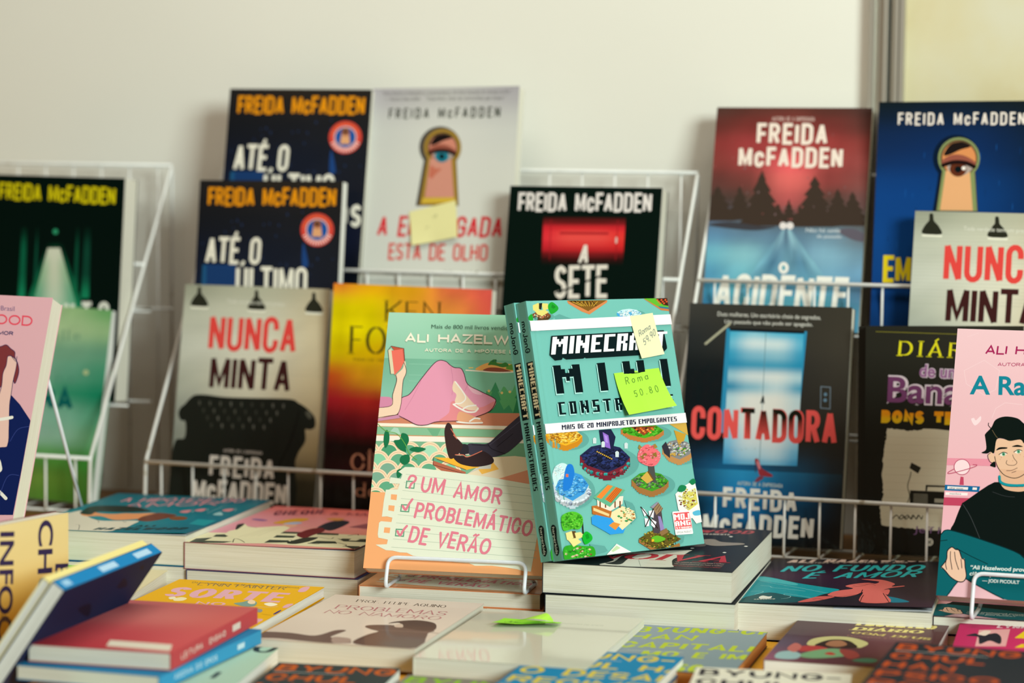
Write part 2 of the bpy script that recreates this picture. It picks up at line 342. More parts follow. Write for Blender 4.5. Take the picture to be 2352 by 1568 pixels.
# ------------------------------------------------------------------ the setting
RK_YAW = -0.06981; RK_O = Vector((-0.06773, 0.26653, 0))            # the rack line: X runs along it, Y into the wall
def rk(s, q, z): c, n = math.cos(RK_YAW), math.sin(RK_YAW); return (RK_O.x+c*s-n*q, RK_O.y+n*s+c*q, z)
TAB = 0.76
def struct(mb, name, m, loc=(0, 0, 0), rz=0):
    o = mb.build(name, m); o.location = loc; o.rotation_euler = (0, 0, rz); o['kind'] = 'structure'; return o
mb = MB(); mb.box(-2.6, 2.6, -3.2, 1.6, -.05, 0); struct(mb, 'floor', M['floor'])
wq = .195
mb = MB(); mb.box(-2.2, .322, wq, wq+.03, 0, 2.3); struct(mb, 'wall_back', M['wall'], (RK_O.x, RK_O.y, 0), RK_YAW)
mb = MB(); mb.box(.322, 2.2, wq, wq+.03, 0, 2.3); struct(mb, 'wall_right', M['wall2'], (RK_O.x, RK_O.y, 0), RK_YAW)
# aluminium post between the two partition panels: a flat back with raised lips
mb = MB()
for x0, x1, d in ((.309, .3135, .014), (.3135, .3185, .006), (.3185, .3235, .011), (.3235, .328, .016), (.3305, .334, .009), (.334, .3385, .013), (.3395, .344, .014)): mb.box(x0, x1, wq-d, wq, 0, 2.3)
post = struct(mb, 'trim_1', M['alu'], (RK_O.x, RK_O.y, 0), RK_YAW)
mb = MB(); mb.box(.328, .3305, wq-.003, wq, 0, 2.3); mb.box(.3385, .3395, wq-.003, wq, 0, 2.3); g = mb.build('joint_gap', M['gap'], post)
# table under a yellow cloth, and the brown board that lifts the racks
tbl = tag(empty('stall_table', (RK_O.x, RK_O.y-.2, 0), Matrix.Rotation(RK_YAW, 4, 'Z')), 'long stall table under a yellow cloth, carrying all the books and racks', 'table')
mb = MB(); mb.box(-.95, .95, -.42, .375, TAB-.032, TAB-.004); mb.build('tabletop', M['wood'], tbl)
for sx in (-.9, .9):
    for sy in (-.37, .33): mb = MB(); mb.box(sx-.02, sx+.02, sy-.02, sy+.02, 0, TAB-.032); mb.build('leg', M['steel'], tbl)
mb = MB(); mb.box(-.96, .96, -.43, .378, TAB-.004, TAB); rr = random.Random(1)
for i in range(64):
    x0 = -.96+i*.03; x1 = x0+.03; y0 = -.43-.012*math.sin(i*.9); y1 = -.43-.012*math.sin((i+1)*.9)
    mb.poly([(x0, -.43, TAB), (x0, y0-.004, TAB-.34), (x1, y1-.004, TAB-.34), (x1, -.43, TAB)], (.6, .4, .05))
cl = mb.build('tablecloth', M['cloth']); cl.location = tbl.location; cl.rotation_euler = tbl.rotation_euler; tag(cl, 'plain yellow cloth spread over the stall table under the front books', 'tablecloth')
mb = MB(); mb.box(-.95, .95, -.024, .172, TAB+.0005, TAB+.022); bd = mb.build('riser_board', M['wood']); bd.location = (RK_O.x, RK_O.y, 0); bd.rotation_euler = (0, 0, RK_YAW)
tag(bd, 'low brown board at the back of the table under the wire racks', 'board')

# ------------------------------------------------------------------ wire racks
ZB = TAB+.0225
def rack(s0, s1, label):
    """three stepped tiers; side frames are right triangles with the upright at the wall"""
    H = lambda z: TAB+.401+z*.01
    cx = (s0+s1)/2; root = tag(empty('wire_book_rack', rk(cx, .07, ZB), Matrix.Rotation(RK_YAW, 4, 'Z')), label, 'rack', 'white wire book racks against the wall')
    def P(s, q, z): return (s-cx, q-.07, z-ZB)
    def mk(name, wires):
        mb = MB()
        for pts, r in wires: mb.tube([P(*p) for p in pts], r)
        return mb.build(name, M['wire'], root, smooth=True)
    for s in (s0, s1):
        mk('side_frame', [(bend([(s, .166, ZB+.002), (s, .166, H(-1.9)), (s, -.02, H(-31.8)), (s, -.023, ZB+.002), (s, .166, ZB+.002)], .006), .0019)])
    mk('top_rail', [([(s0, .166, H(-1.9)), (s1, .166, H(-1.9))], .0019)])
    n = int((s1-s0)/.033)
    mk('back_grid', [([(s0+(s1-s0)*(i+.5)/n, .167, ZB+.004), (s0+(s1-s0)*(i+.5)/n, .167, H(-1.9))], .0011) for i in range(n)])
    for name, q0, q1, zs, zr in (('lower_basket', -.02, .04, -37.35, -31.8), ('middle_shelf', .048, .098, -26.95, None), ('upper_basket', .1, .15, -17.35, -12.4)):
        w = []
        for i in range(n):
            s = s0+(s1-s0)*(i+.5)/n
            w.append((bend([(s, q0, H(zr)), (s, q0, H(zs)), (s, q1, H(zs))], .005) if zr else [(s, q0, H(zs)), (s, q1, H(zs))], .0012))
        if zr: w.append(([(s0, q0-.001, H(zr)), (s1, q0-.001, H(zr))], .002))
        w.append(([(s0-.0, q1, H(zs)-.001), (s1+.009, q1, H(zs)-.001)], .0015)); w.append(([(s0, q0+.004, H(zs)-.001), (s1+.006, q0+.004, H(zs)-.001)], .0013))
        mk(name, w)
    return root
rack(-.86, -.447, 'white wire book rack at the far left edge, holding the green lit corridor cover')
rack(-.384, .141, 'white wire rack in the middle, holding the white keyhole and red mailbox covers')
rack(.16, .69, 'white wire rack on the right by the aluminium post, holding the elevator cover')

# ------------------------------------------------------------------ books
# printed shapes of each cover, in 0.1 mm from its lower left corner
ART = {
"ali":[["G","a3cfb8 98cbae 84bf97/8fc2aa 8cc2a6 78b58c",0,-1,2306,1636,2318,1669,1880,-31,1873],
["G","73aa92 7ab69b 67a684/8ac0ac 80bba0 5fa878",0,-31,1873,1669,1880,1705,1402,-41,1436],
["L","94c7b0",3,0,227,1826,710,1828],
["L","94c7b0",3,0,236,1726,719,1729],
["L","94c7b0",3,0,242,1672,724,1675],
["S","e3a95f",829,1788,870,1830,948,1859,1036,1857,1188,1844,1348,1830,1413,1791,1237,1780,1016,1784],
["S","3f7a3a",932,1836,955,1873,990,1888,1010,1857,1055,1853,1089,1863,1118,1833,1066,1818,1012,1830,967,1837],
["S","5f8f3a",1094,1805,1126,1842,1187,1853,1259,1837,1297,1811,1192,1794],
["S","8a4a38",896,1784,925,1807,969,1815,1040,1812,1094,1800,1140,1782,1017,1777],
["P","2f6a4a",965,1864,974,1887,986,1865],
["P","2f6a4a",989,1870,998,1893,1011,1870],
["L","e6dccb",10,1,741,1783,839,1779,1035,1771,1228,1783,1413,1782],
["L","e0c070",9,0,766,1805,801,1807],
["S","5aa56a",961,1401,969,1513,935,1593,987,1603,1018,1658,1059,1588,1090,1647,1156,1591,1216,1718,1314,1595,1379,1669,1561,1585,1619,1400],
["P","3f8f62",969,1401,991,1514,968,1522,993,1595,979,1599,1011,1685,1053,1605,1041,1596,1074,1525,1061,1516,1107,1437,1148,1483,1198,1404],
["P","2f7f52",1189,1404,1213,1539,1195,1547,1240,1647,1300,1550,1284,1532,1339,1400],
["S","dcc27a",948,1602,960,1615,973,1603,962,1590],
["S","dcc27a",1064,1588,1076,1601,1089,1589,1078,1576],
["S","dcc27a",1133,1599,1146,1612,1159,1600,1148,1587],
["P","cd8467",-60,1355,518,1391,1617,1422,1627,1289,-51,1274],
["P","efe6d6",-52,1283,1652,1299,1655,1264,-49,1252],
["P","86b894",-49,1252,1655,1266,1660,1196,-42,1182],
["P","a9cdbb",109,1198,148,1249,185,1244,217,1184],
["P","6fa884",443,1250,567,1251,538,1177,503,1177],
["L","d6a37a",5,0,-49,1254,1655,1266],
["P","efe6da",-41,1175,1660,1197,1664,1152,-36,1123],
["L","d6a37a",5,0,-41,1173,1660,1197],
["P","7aae8c",-36,1123,1664,1152,1702,655,-34,667],
["S","ecd5b5",47,1017,35,1058,9,1092,-27,1114,-67,1120,-106,1111,-137,1086,-156,1051,-160,1010,-73,915,-20,916],
["S","86c9a4",17,1016,8,1044,-10,1068,-35,1084,-64,1088,-91,1082,-114,1065,-127,1040,-130,1011,-48,935],
["L","d9a583",4,0,33,1016,23,1051,0,1080,-31,1099,-66,1105,-99,1097,-126,1076,-142,1046,-146,1010],
["S","ecd5b5",230,1021,218,1061,192,1095,156,1117,116,1124,77,1115,46,1090,27,1055,23,1013,110,918,163,920],
["S","4d9a74",199,1020,191,1048,173,1072,148,1087,119,1092,92,1085,70,1068,56,1043,54,1015,134,939],
["L","d9a583",4,0,215,1020,205,1055,183,1084,152,1103,117,1109,84,1101,57,1080,41,1049,38,1014],
["S","ecd5b5",412,1025,400,1065,374,1099,339,1121,299,1128,260,1118,229,1094,210,1058,206,1017,292,922,345,924],
["S","62a684",381,1023,373,1052,355,1075,330,1091,302,1096,274,1089,252,1072,239,1047,236,1018,316,943],
["L","d9a583",4,0,397,1024,387,1059,365,1088,335,1107,300,1112,267,1104,240,1083,223,1053,220,1018],
["S","ecd5b5",593,1028,581,1069,556,1102,521,1124,481,1131,442,1122,411,1097,392,1062,388,1021,473,926,526,928],
["S","a8d8b8",563,1027,555,1055,537,1079,512,1094,484,1099,456,1093,434,1076,421,1051,418,1022,498,947],
["L","d9a583",4,0,579,1028,569,1062,547,1091,516,1110,482,1116,449,1108,422,1087,406,1057,402,1021],
["S","ecd5b5",774,1032,762,1072,737,1106,702,1128,662,1135,623,1125,592,1101,573,1066,569,1025,654,930,707,932],
["S","a8d8b8",744,1031,736,1059,718,1083,693,1098,665,1103,638,1096,616,1079,602,1054,599,1026,679,951],
["L","d9a583",4,0,760,1031,750,1066,728,1095,698,1114,663,1120,630,1112,603,1091,587,1060,583,1025],
["S","ecd5b5",141,938,129,979,103,1013,67,1035,27,1041,-12,1032,-43,1007,-62,972,-66,931,21,836,74,838],
["S","86c9a4",110,937,102,966,84,989,59,1005,30,1009,3,1003,-19,986,-33,961,-36,932,45,856],
["L","d9a583",4,0,126,938,116,973,94,1002,63,1020,28,1026,-5,1018,-32,997,-48,967,-52,931],
["S","ecd5b5",323,942,311,983,285,1016,250,1038,209,1045,171,1036,140,1011,121,976,117,935,203,840,256,842],
["S","62a684",293,941,284,969,266,993,241,1008,213,1013,185,1006,163,989,150,965,147,936,228,860],
["L","d9a583",4,0,309,942,298,976,276,1005,246,1024,211,1030,178,1022,151,1001,134,970,131,935],
["S","ecd5b5",504,946,492,986,467,1020,432,1042,392,1049,353,1039,322,1015,303,980,299,939,384,844,437,846],
["S","62a684",474,945,466,973,448,997,423,1012,395,1017,367,1010,345,993,332,968,329,940,409,865],
["L","d9a583",4,0,490,946,480,980,458,1009,427,1028,393,1034,360,1025,333,1005,317,974,313,939],
["S","ecd5b5",685,950,673,990,648,1024,613,1046,573,1052,535,1043,503,1019,484,983,481,943,565,848,618,850],
["S","62a684",655,949,647,977,629,1001,604,1016,576,1021,549,1014,527,997,513,972,511,944,590,869],
["L","d9a583",4,0,671,949,661,984,639,1013,609,1032,574,1037,541,1029,514,1008,498,978,495,943],
["S","ecd5b5",53,853,41,894,15,927,-21,949,-61,956,-100,946,-131,922,-150,887,-154,846,-67,751,-14,753],
["S","a8d8b8",23,852,14,880,-4,904,-29,919,-58,924,-85,917,-107,900,-121,875,-123,847,-42,771],
["L","d9a583",4,0,39,853,28,887,6,916,-25,935,-60,941,-93,933,-120,912,-136,881,-139,846],
["S","ecd5b5",235,857,223,898,197,931,162,953,122,960,83,950,52,926,33,891,29,850,115,755,168,757],
["S","7aa892",205,856,196,884,178,908,153,923,125,928,97,921,75,904,62,879,59,851,140,776],
["L","d9a583",4,0,221,857,211,891,188,920,158,939,123,945,90,937,63,916,47,885,43,850],
["S","ecd5b5",416,861,405,902,379,935,344,957,304,964,265,954,234,930,215,895,211,854,297,759,350,761],
["S","4d9a74",386,860,378,888,360,912,335,927,307,932,280,925,258,908,244,883,241,855,321,780],
["L","d9a583",4,0,402,861,392,895,370,924,340,943,305,949,272,940,245,920,229,889,225,854],
["S","ecd5b5",597,865,586,905,560,939,525,961,485,968,447,958,416,934,397,899,393,858,478,764,531,766],
["S","62a684",567,864,559,892,541,916,516,931,488,936,461,929,439,912,426,887,423,859,503,784],
["L","d9a583",4,0,583,865,573,899,552,928,521,947,487,952,454,944,427,924,410,893,407,858],
["S","ecd5b5",778,869,766,909,741,943,706,965,666,971,628,962,597,938,578,903,574,862,658,768,711,770],
["S","86c9a4",748,868,740,896,722,920,697,935,669,940,642,933,620,916,607,891,604,863,683,788],
["L","d9a583",4,0,764,869,754,903,732,932,702,951,668,956,634,948,608,927,591,897,588,862],
["S","ecd5b5",146,775,134,815,109,849,73,871,33,877,-6,868,-37,844,-56,808,-60,767,26,673,80,675],
["S","7aa892",116,774,108,802,89,826,64,841,36,845,8,839,-14,822,-27,797,-30,768,51,693],
["L","d9a583",4,0,132,774,122,809,100,838,69,857,34,862,1,854,-26,833,-42,803,-46,768],
["S","ecd5b5",328,779,316,819,290,853,255,875,215,881,176,872,145,848,126,812,122,771,208,677,261,679],
["S","7aa892",298,778,289,806,271,830,246,845,218,849,191,843,169,826,155,801,153,773,233,698],
["L","d9a583",4,0,314,779,304,813,281,842,251,861,216,866,183,858,156,837,140,807,137,772],
["S","ecd5b5",509,783,497,823,472,857,436,879,396,885,358,876,327,852,308,816,304,776,389,682,442,684],
["S","4d9a74",479,782,471,810,453,834,428,849,399,854,372,847,350,830,337,805,334,777,414,702],
["L","d9a583",4,0,495,783,485,817,463,846,432,865,398,870,365,862,338,841,322,811,318,776],
["S","ecd5b5",689,787,678,827,652,861,617,883,577,889,539,880,508,856,489,820,485,780,570,686,623,688],
["S","4d9a74",659,786,651,814,633,838,609,853,580,858,553,851,531,834,518,809,515,781,594,706],
["L","d9a583",4,0,675,787,665,821,644,850,613,869,579,874,546,866,519,845,503,815,499,780],
["S","ecd5b5",59,690,47,730,21,764,-15,786,-55,792,-94,783,-125,758,-144,723,-148,682,-61,588,-8,590],
["S","86c9a4",28,689,20,717,2,741,-24,756,-52,760,-79,754,-101,737,-115,712,-117,683,-36,609],
["L","d9a583",4,0,44,690,34,724,12,753,-19,772,-54,777,-87,769,-114,748,-130,718,-133,683],
["S","ecd5b5",240,694,228,735,203,768,167,790,127,796,89,787,57,763,39,727,35,687,121,593,174,595],
["S","62a684",210,693,202,721,184,745,159,760,130,765,103,758,81,741,68,716,65,688,145,613],
["L","d9a583",4,0,226,694,216,728,194,757,163,776,129,781,95,773,69,752,52,722,49,687],
["S","ecd5b5",421,699,410,739,384,772,349,794,309,801,270,791,239,767,220,732,217,691,302,597,355,599],
["S","4d9a74",391,698,383,726,365,749,340,764,312,769,285,762,263,745,249,721,247,692,327,617],
["L","d9a583",4,0,407,698,397,733,375,761,345,780,310,786,277,777,250,757,234,726,231,691],
["S","ecd5b5",602,703,590,743,565,776,530,798,490,805,452,795,421,771,402,736,398,695,483,602,535,604],
["S","86c9a4",572,702,564,730,546,753,521,768,493,773,466,766,444,749,431,725,428,696,507,622],
["L","d9a583",4,0,588,702,578,737,556,765,526,784,491,790,458,781,432,761,415,731,412,696],
["S","ecd5b5",782,707,770,747,745,781,710,802,670,809,632,799,601,775,582,740,578,699,663,606,715,608],
["S","62a684",752,706,744,734,726,757,701,772,673,777,646,770,624,754,611,729,608,701,687,626],
["L","d9a583",4,0,768,707,758,741,736,770,706,788,672,794,639,786,612,765,596,735,592,700],
["S","ecd5b5",152,612,140,652,114,686,78,708,38,714,0,705,-31,680,-50,645,-54,604,32,511,85,513],
["S","4d9a74",122,611,113,639,95,663,70,678,42,682,14,676,-8,659,-21,634,-24,606,57,531],
["L","d9a583",4,0,137,612,127,646,105,675,74,694,40,699,7,691,-20,670,-36,640,-40,605],
["S","ecd5b5",333,617,321,657,296,690,260,712,220,718,182,709,151,685,132,650,128,609,214,515,266,517],
["S","4d9a74",303,616,295,644,277,667,252,682,223,687,196,680,174,663,161,638,158,610,238,536],
["L","d9a583",4,0,319,616,309,651,287,679,256,698,222,703,188,695,162,674,145,644,142,609],
["S","ecd5b5",513,621,502,661,477,695,441,716,401,723,363,713,332,689,313,654,309,613,394,520,447,522],
["S","86c9a4",484,620,475,648,457,671,433,686,404,691,377,684,355,667,342,643,339,614,419,540],
["L","d9a583",4,0,499,621,489,655,468,684,437,702,403,708,370,700,343,679,327,649,323,614],
["S","ecd5b5",693,626,682,665,657,699,622,720,582,727,544,717,513,693,494,658,490,618,574,524,627,526],
["S","86c9a4",664,624,656,652,638,676,613,691,585,695,558,689,536,672,523,647,520,619,599,545],
["L","d9a583",4,0,679,625,670,659,648,688,618,706,583,712,550,704,524,683,507,653,504,618],
["P","eda873",-70,671,144,667,1802,699,1864,-124,2,-210],
["P","e8d5b6",833,855,1038,1013,1238,1031,1606,1002,1627,727,1011,822],
["P","e39a7c",1098,821,1370,915,1658,886,1670,729,1187,807],
["P","f0b552",896,937,1021,1003,1108,910,964,860],
["P","c9c6bd",833,855,1040,995,1038,911,938,905],
["P","efb13a",527,995,723,993,928,921,825,892],
["P","b4664d",527,964,822,874,820,853,611,875,524,928],
["L","43262f",4,0,527,995,528,928,819,855],
["L","8a4a38",4,0,557,978,820,895],
["S","3f3b49",816,1120,896,1129,993,1135,1082,1222,1268,1406,1393,1490,1561,1585,1574,1407,1344,1231,1247,1130,1149,1047,995,1006,825,1036],
["L","24222c",6,1,991,1130,1032,1087,1149,1047],
["L","57536a",5,0,1011,1122,1150,1242,1273,1353],
["L","24222c",5,0,1074,1106,1204,1226],
["L","24222c",5,0,853,1116,1003,1113],
["S","2f2a31",757,1113,819,1111,826,1027,755,1033],
["S","3c2a2a",601,1233,620,1303,657,1284,691,1200,754,1138,775,1105,746,1033,717,1014,693,987,661,999,624,1109],
["L","d07058",7,0,656,1252,701,1191,682,1200,717,1165],
["S","35282b",699,1013,783,1016,845,1010,946,1066,1047,1008,1043,955,914,924,790,937,725,970],
["L","d0705a",8,1,716,1023,782,1025,828,1009,946,1065],
["L","ead9c9",7,0,807,1028,833,1032],
["S","df96b0",172,1358,182,1453,194,1516,262,1554,348,1688,442,1823,497,1864,556,1856,594,1827,637,1803,695,1797,728,1749,770,1655,882,1598,1011,1539,1027,1501,985,1422,867,1365,711,1324,526,1311,440,1281,351,1278,258,1320],
["S","e0898f",543,1315,625,1395,650,1503,877,1447,1024,1513,1010,1443,943,1400,867,1365,711,1324],
["S","e5b3c3",770,1651,873,1598,902,1565,821,1580],
["L","c97f9c",4,1,605,1809,634,1683,637,1557],
["L","c97f9c",4,1,770,1651,749,1596],
["L","c97f9c",4,1,349,1675,291,1528,231,1409],
["S","ecd0b5",638,1656,656,1682,711,1622,766,1556,829,1491,882,1448,875,1425,790,1427,675,1481,677,1558,640,1597],
["S","e3a57f",714,1406,784,1395,876,1358,927,1328,915,1316,791,1318,705,1321],
["L","f0ebe4",14,1,658,1472,709,1442,783,1409,854,1411,879,1443],
["L","f0ebe4",11,1,657,1675,758,1547,732,1488,671,1477],
["L","f0ebe4",13,1,746,1430,788,1458,857,1469],
["L","f0ebe4",13,1,703,1316,810,1309,928,1315],
["L","f0ebe4",13,1,817,1325,859,1353,903,1350],
["L","43262f",6,1,172,1358,182,1453,194,1516,262,1554,348,1688,442,1823,497,1864,556,1856,594,1827,637,1803,695,1797,728,1749,770,1655,882,1598,1011,1539,1027,1501,985,1422,867,1365],
["L","43262f",6,1,711,1324,526,1311,440,1281,351,1278,258,1320,172,1358],
["S","cf87a6",-49,1520,-3,1521,100,1513,104,1439,1,1425,-40,1424],
["P","c98cab",-55,1310,178,1362,194,1334,-53,1290],
["S","eccdb4",-66,1418,1,1423,103,1441,109,1541,132,1668,120,1718,173,1779,181,1834,194,1843,210,1734,190,1670,191,1543,191,1453,170,1371,102,1351,-56,1319],
["L","43262f",5,1,-66,1418,103,1441,109,1541,132,1668,120,1718],
["L","43262f",5,1,180,1838,206,1780,209,1734,190,1670,191,1543,191,1453,170,1371,102,1351,-56,1319],
["P","d9cfae",26,1944,56,1958,108,1731,72,1730],
["P","b9563f",49,1981,168,1964,184,1852,170,1851],
["P","e56f60",58,1942,161,1959,184,1852,159,1778,107,1718],
["L","43262f",4,0,26,1944,53,1983,168,1964,188,1852],
["L","43262f",4,0,26,1944,72,1730],
["L","a04a40",3,0,160,1956,179,1852],
["S","1d7048",69,1188,88,1224,115,1180,117,1109,91,1063,70,1116],
["S","1d7048",160,1128,212,1143,225,1198,275,1186,294,1133,273,1070,276,1034,212,1058],
["S","1d7048",309,1062,361,1082,451,1067,392,1034,324,1045],
["S","1d7048",244,997,306,1008,316,946,270,918,231,952],
["S","1d7048",213,863,256,882,253,820,224,801],
["L","6fae4a",5,1,2,1275,80,1215,181,1192,261,1105,304,1026,343,992,381,966],
["P","dfe3d0",281,899,351,901,619,876,1009,840,1412,785,1494,392,1459,33,1390,36,1337,49,1232,61,1119,69,973,63,919,82,797,85,426,125,371,149,309,149,247,161,185,163,139,183,89,207,188,215,193,255,108,269,99,299,101,400,116,414,209,410,214,448,164,458,120,453,124,599,132,692,238,700,248,749,157,750,161,804,255,794,265,834,227,855],
["P","eda873",182,654,236,652,235,603,183,608],
["P","eda873",170,557,224,554,223,504,171,511],
["P","eda873",152,362,205,360,203,312,150,315],
["L","b7c3b0",4,0,296,835,1405,749],
["L","b7c3b0",4,0,288,763,1416,683],
["L","b7c3b0",4,0,281,691,1428,616],
["L","b7c3b0",4,0,274,620,1439,549],
["L","b7c3b0",4,0,267,548,1451,483],
["L","b7c3b0",4,0,260,477,1462,416],
["L","b7c3b0",4,0,253,405,1473,350],
["L","b7c3b0",4,0,246,334,1485,284],
["L","b7c3b0",4,0,238,263,1490,218],
["L","b7c3b0",4,0,231,192,1495,152],
["L","5f9a7c",10,0,310,774,379,773,378,714,308,716,310,774],
["L","5f9a7c",10,0,284,565,353,565,352,506,282,508,284,565],
["L","5f9a7c",10,0,258,349,327,349,327,290,257,292,258,349],
["L","de7d90",20,1,325,790,337,817,364,824,387,807,381,777,355,756,346,738],
["E","de7d90",341,720,12,1,1,-12],
["L","de7d90",20,1,295,554,324,523,348,572,374,616],
["L","de7d90",20,1,270,332,297,297,321,343,349,381],
["T","de7d90","h","UM AMOR",436,683,1152,597,443,825,0.15],
["T","de7d90","h","PROBLEMÁTICO",403,456,1438,333,416,600,0.15],
["T","de7d90","h","DE VERÃO",371,236,1090,160,388,379,0.15],
["T","4c6f5e","b","Mais de 800 mil livros vendidos no Brasil",398,2154,1366,2160,397,2189,0.16],
["T","efe9d6","s","ALI HAZELWOOD",172,2020,1460,2025,167,2106,0.2],
["T","efe9d6","s","AUTORA DE A HIPÓTESE DO AMOR",358,1939,1400,1945,357,1970,0.19]],
"mine":[["P","5c9c96",284,2033,352,2054,422,2030,489,2010,300,2008],
["S","5c9c96",290,2032,270,2012,224,1999,164,1995,106,2001,65,2017,53,2037,73,2056,119,2070,179,2074,237,2068,278,2052],
["P","4a3520",45,2056,81,2029,152,2012,224,2028,255,2048,251,2028,250,2024,243,2024,243,2023,242,2019,236,2019,236,2019,235,2014,228,2014,228,2014,227,2010,221,2010,220,2009,220,2005,202,2005,202,2005,202,2001,184,2001,184,2001,184,1997,166,1997,166,1997,166,1993,148,1993,148,1993,148,1993,130,1993,131,1997,131,1997,112,1998,113,2001,113,2001,95,2002,95,2005,95,2006,77,2006,78,2010,78,2011,68,2011,69,2017,69,2018,58,2018,59,2023,60,2025,49,2025,50,2030,50,2032,40,2032,41,2037],
["P","6e4a2d",45,2056,96,2077,155,2083,217,2073,255,2048,224,2028,152,2012,81,2029],
["K","d9a98a 3a2a1c b5542c e0cfa0",149,2050,89,-2,-5,-25,8,0,-1,-7,66,0.6,0.5,0,628,0],
["P","d6cb72",75,2135,137,2154,148,2102,101,2075,68,2095],
["P","d6cb72",168,2150,241,2145,238,2100,177,2085],
["P","d6cb72",82,2087,199,2093,238,2072,158,2041,107,2054],
["P","23221a",142,2150,179,2151,157,2094,132,2102],
["S","1f9a2d",237,2124,287,2158,344,2123,345,2090,278,2057,248,2068],
["P","178023",288,2140,326,2115,296,2099,272,2112],
["S","1f9a2d",-2,2032,45,2060,51,2007,4,2008],
["P","c97f4c",460,2165,930,2162,921,2144,696,2043,676,2050,614,2069,471,2141],
["P","7a5520",465,2168,925,2164,686,2072],
["L","231a10",7,0,502,2161,556,2161],
["L","c9a23a",5,0,523,2157,624,2118],
["L","231a10",7,0,549,2153,589,2161],
["L","c9a23a",5,0,570,2156,646,2117],
["L","231a10",7,0,597,2146,621,2160],
["L","c9a23a",5,0,618,2156,667,2117],
["L","231a10",7,0,644,2139,654,2160],
["L","c9a23a",5,0,666,2155,689,2117],
["L","231a10",7,0,692,2131,687,2159],
["L","c9a23a",5,0,714,2154,711,2116],
["L","231a10",7,0,740,2124,719,2159],
["L","c9a23a",5,0,762,2153,733,2116],
["L","231a10",7,0,788,2117,752,2158],
["L","c9a23a",5,0,811,2152,755,2116],
["S","5c9c96",1361,2026,1334,2004,1270,1989,1187,1985,1106,1992,1050,2010,1033,2033,1059,2054,1122,2070,1205,2074,1286,2067,1343,2049],
["P","3f9fd8",1020,2055,1072,2024,1170,2004,1270,2022,1311,2044,1306,2022,1305,2017,1296,2018,1296,2017,1295,2012,1286,2012,1286,2011,1285,2007,1276,2007,1275,2006,1274,2001,1265,2001,1265,2000,1264,1996,1240,1996,1240,1996,1239,1991,1215,1992,1215,1991,1214,1987,1191,1988,1191,1987,1190,1983,1166,1983,1166,1983,1166,1983,1140,1983,1141,1987,1141,1988,1116,1988,1116,1992,1116,1992,1091,1993,1092,1997,1092,1997,1066,1998,1067,2002,1068,2004,1053,2004,1054,2010,1055,2011,1040,2012,1041,2017,1042,2019,1027,2019,1028,2025,1029,2027,1014,2027,1015,2033],
["P","b8dbe2",1020,2055,1090,2078,1172,2084,1258,2073,1311,2044,1270,2022,1170,2004,1072,2024],
["K","dcecef 9fc9d8 3f9fd8",1164,2047,123,-2,-5,-28,12,0,-2,-9,66,0.6,0.5,0,628,0],
["P","c5743c",1365,2168,1662,2172,1656,2054,1556,2064],
["P","5cae2f",1366,2172,1660,2172,1656,2070,1549,2085],
["P","3a1f18",1509,2170,1658,2172,1654,2100,1589,2110],
["P","d0542c",1519,2161,1540,2164,1537,2151,1516,2148],
["P","d0542c",1532,2146,1553,2149,1550,2136,1529,2133],
["P","d0542c",1545,2131,1566,2134,1563,2120,1542,2117],
["P","d0542c",1567,2161,1589,2164,1586,2150,1564,2147],
["P","d0542c",1580,2145,1602,2148,1599,2135,1577,2132],
["P","d0542c",1593,2130,1615,2133,1612,2119,1590,2116],
["P","d0542c",1616,2160,1637,2163,1634,2149,1613,2146],
["P","d0542c",1629,2144,1650,2147,1647,2134,1626,2131],
["P","2f6f8a",1518,2102,1648,2088,1653,2071,1549,2083],
["S","5c9c96",478,973,438,932,346,905,228,900,115,918,38,954,16,998,54,1040,144,1067,262,1073,376,1055,455,1019],
["P","c4801f",-1,1042,70,980,207,939,349,970,409,1010,401,968,399,959,386,959,386,958,384,948,371,949,370,948,369,938,356,939,355,937,353,928,341,929,340,927,338,919,305,921,305,920,303,911,269,913,269,912,267,903,234,905,234,904,232,896,199,897,198,896,198,897,163,899,164,907,164,907,128,909,130,917,130,918,94,920,96,928,96,928,60,930,62,938,62,941,42,942,44,953,45,957,24,958,26,969,27,972,7,973,9,984,9,988,-11,989,-9,1000],
["P","e3a726",-1,1042,100,1085,216,1093,336,1068,409,1010,349,970,207,939,70,980],
["K","f0bd45 cf8f20 a8681a f4cc66",202,1021,174,-9,-11,-53,17,-1,-3,-12,138,0.6,0.5,0,628,0],
["P","c9a24a",1443,1060,1661,1065,1656,948],
["S","5c9c96",1453,978,1407,943,1296,921,1151,919,1011,937,914,969,884,1007,929,1042,1037,1064,1181,1066,1322,1049,1422,1017],
["P","b5713a",861,1045,951,991,1122,953,1294,977,1366,1011,1359,974,1357,966,1341,967,1341,966,1339,958,1323,959,1323,958,1321,950,1305,951,1305,949,1303,941,1287,942,1287,941,1285,933,1244,936,1243,935,1242,927,1200,930,1200,929,1199,922,1157,924,1157,923,1156,916,1115,918,1114,917,1114,917,1070,920,1072,927,1072,927,1027,929,1029,936,1029,936,985,939,986,946,986,946,942,948,944,955,944,958,919,959,921,969,922,971,897,973,899,982,899,985,874,986,876,996,877,998,852,1000,854,1009],
["P","46a324",861,1045,982,1080,1123,1085,1273,1061,1366,1011,1294,977,1122,953,951,991],
["K","3a8a1e 57b530",1111,1024,214,-11,-10,-46,20,-1,-3,-16,66,0.6,0.5,0,628,0],
["P","8a3f22",981,1057,1278,1050,1119,976],
["P","241a1a",1015,1051,1042,1052,1036,1038,1015,1038],
["P","d8682c",1029,1038,1056,1039,1050,1025,1029,1025],
["P","241a1a",1043,1025,1070,1026,1064,1013,1043,1012],
["P","f0a050",1057,1012,1084,1013,1078,1000,1057,999],
["P","d8682c",1081,1047,1107,1049,1102,1035,1081,1034],
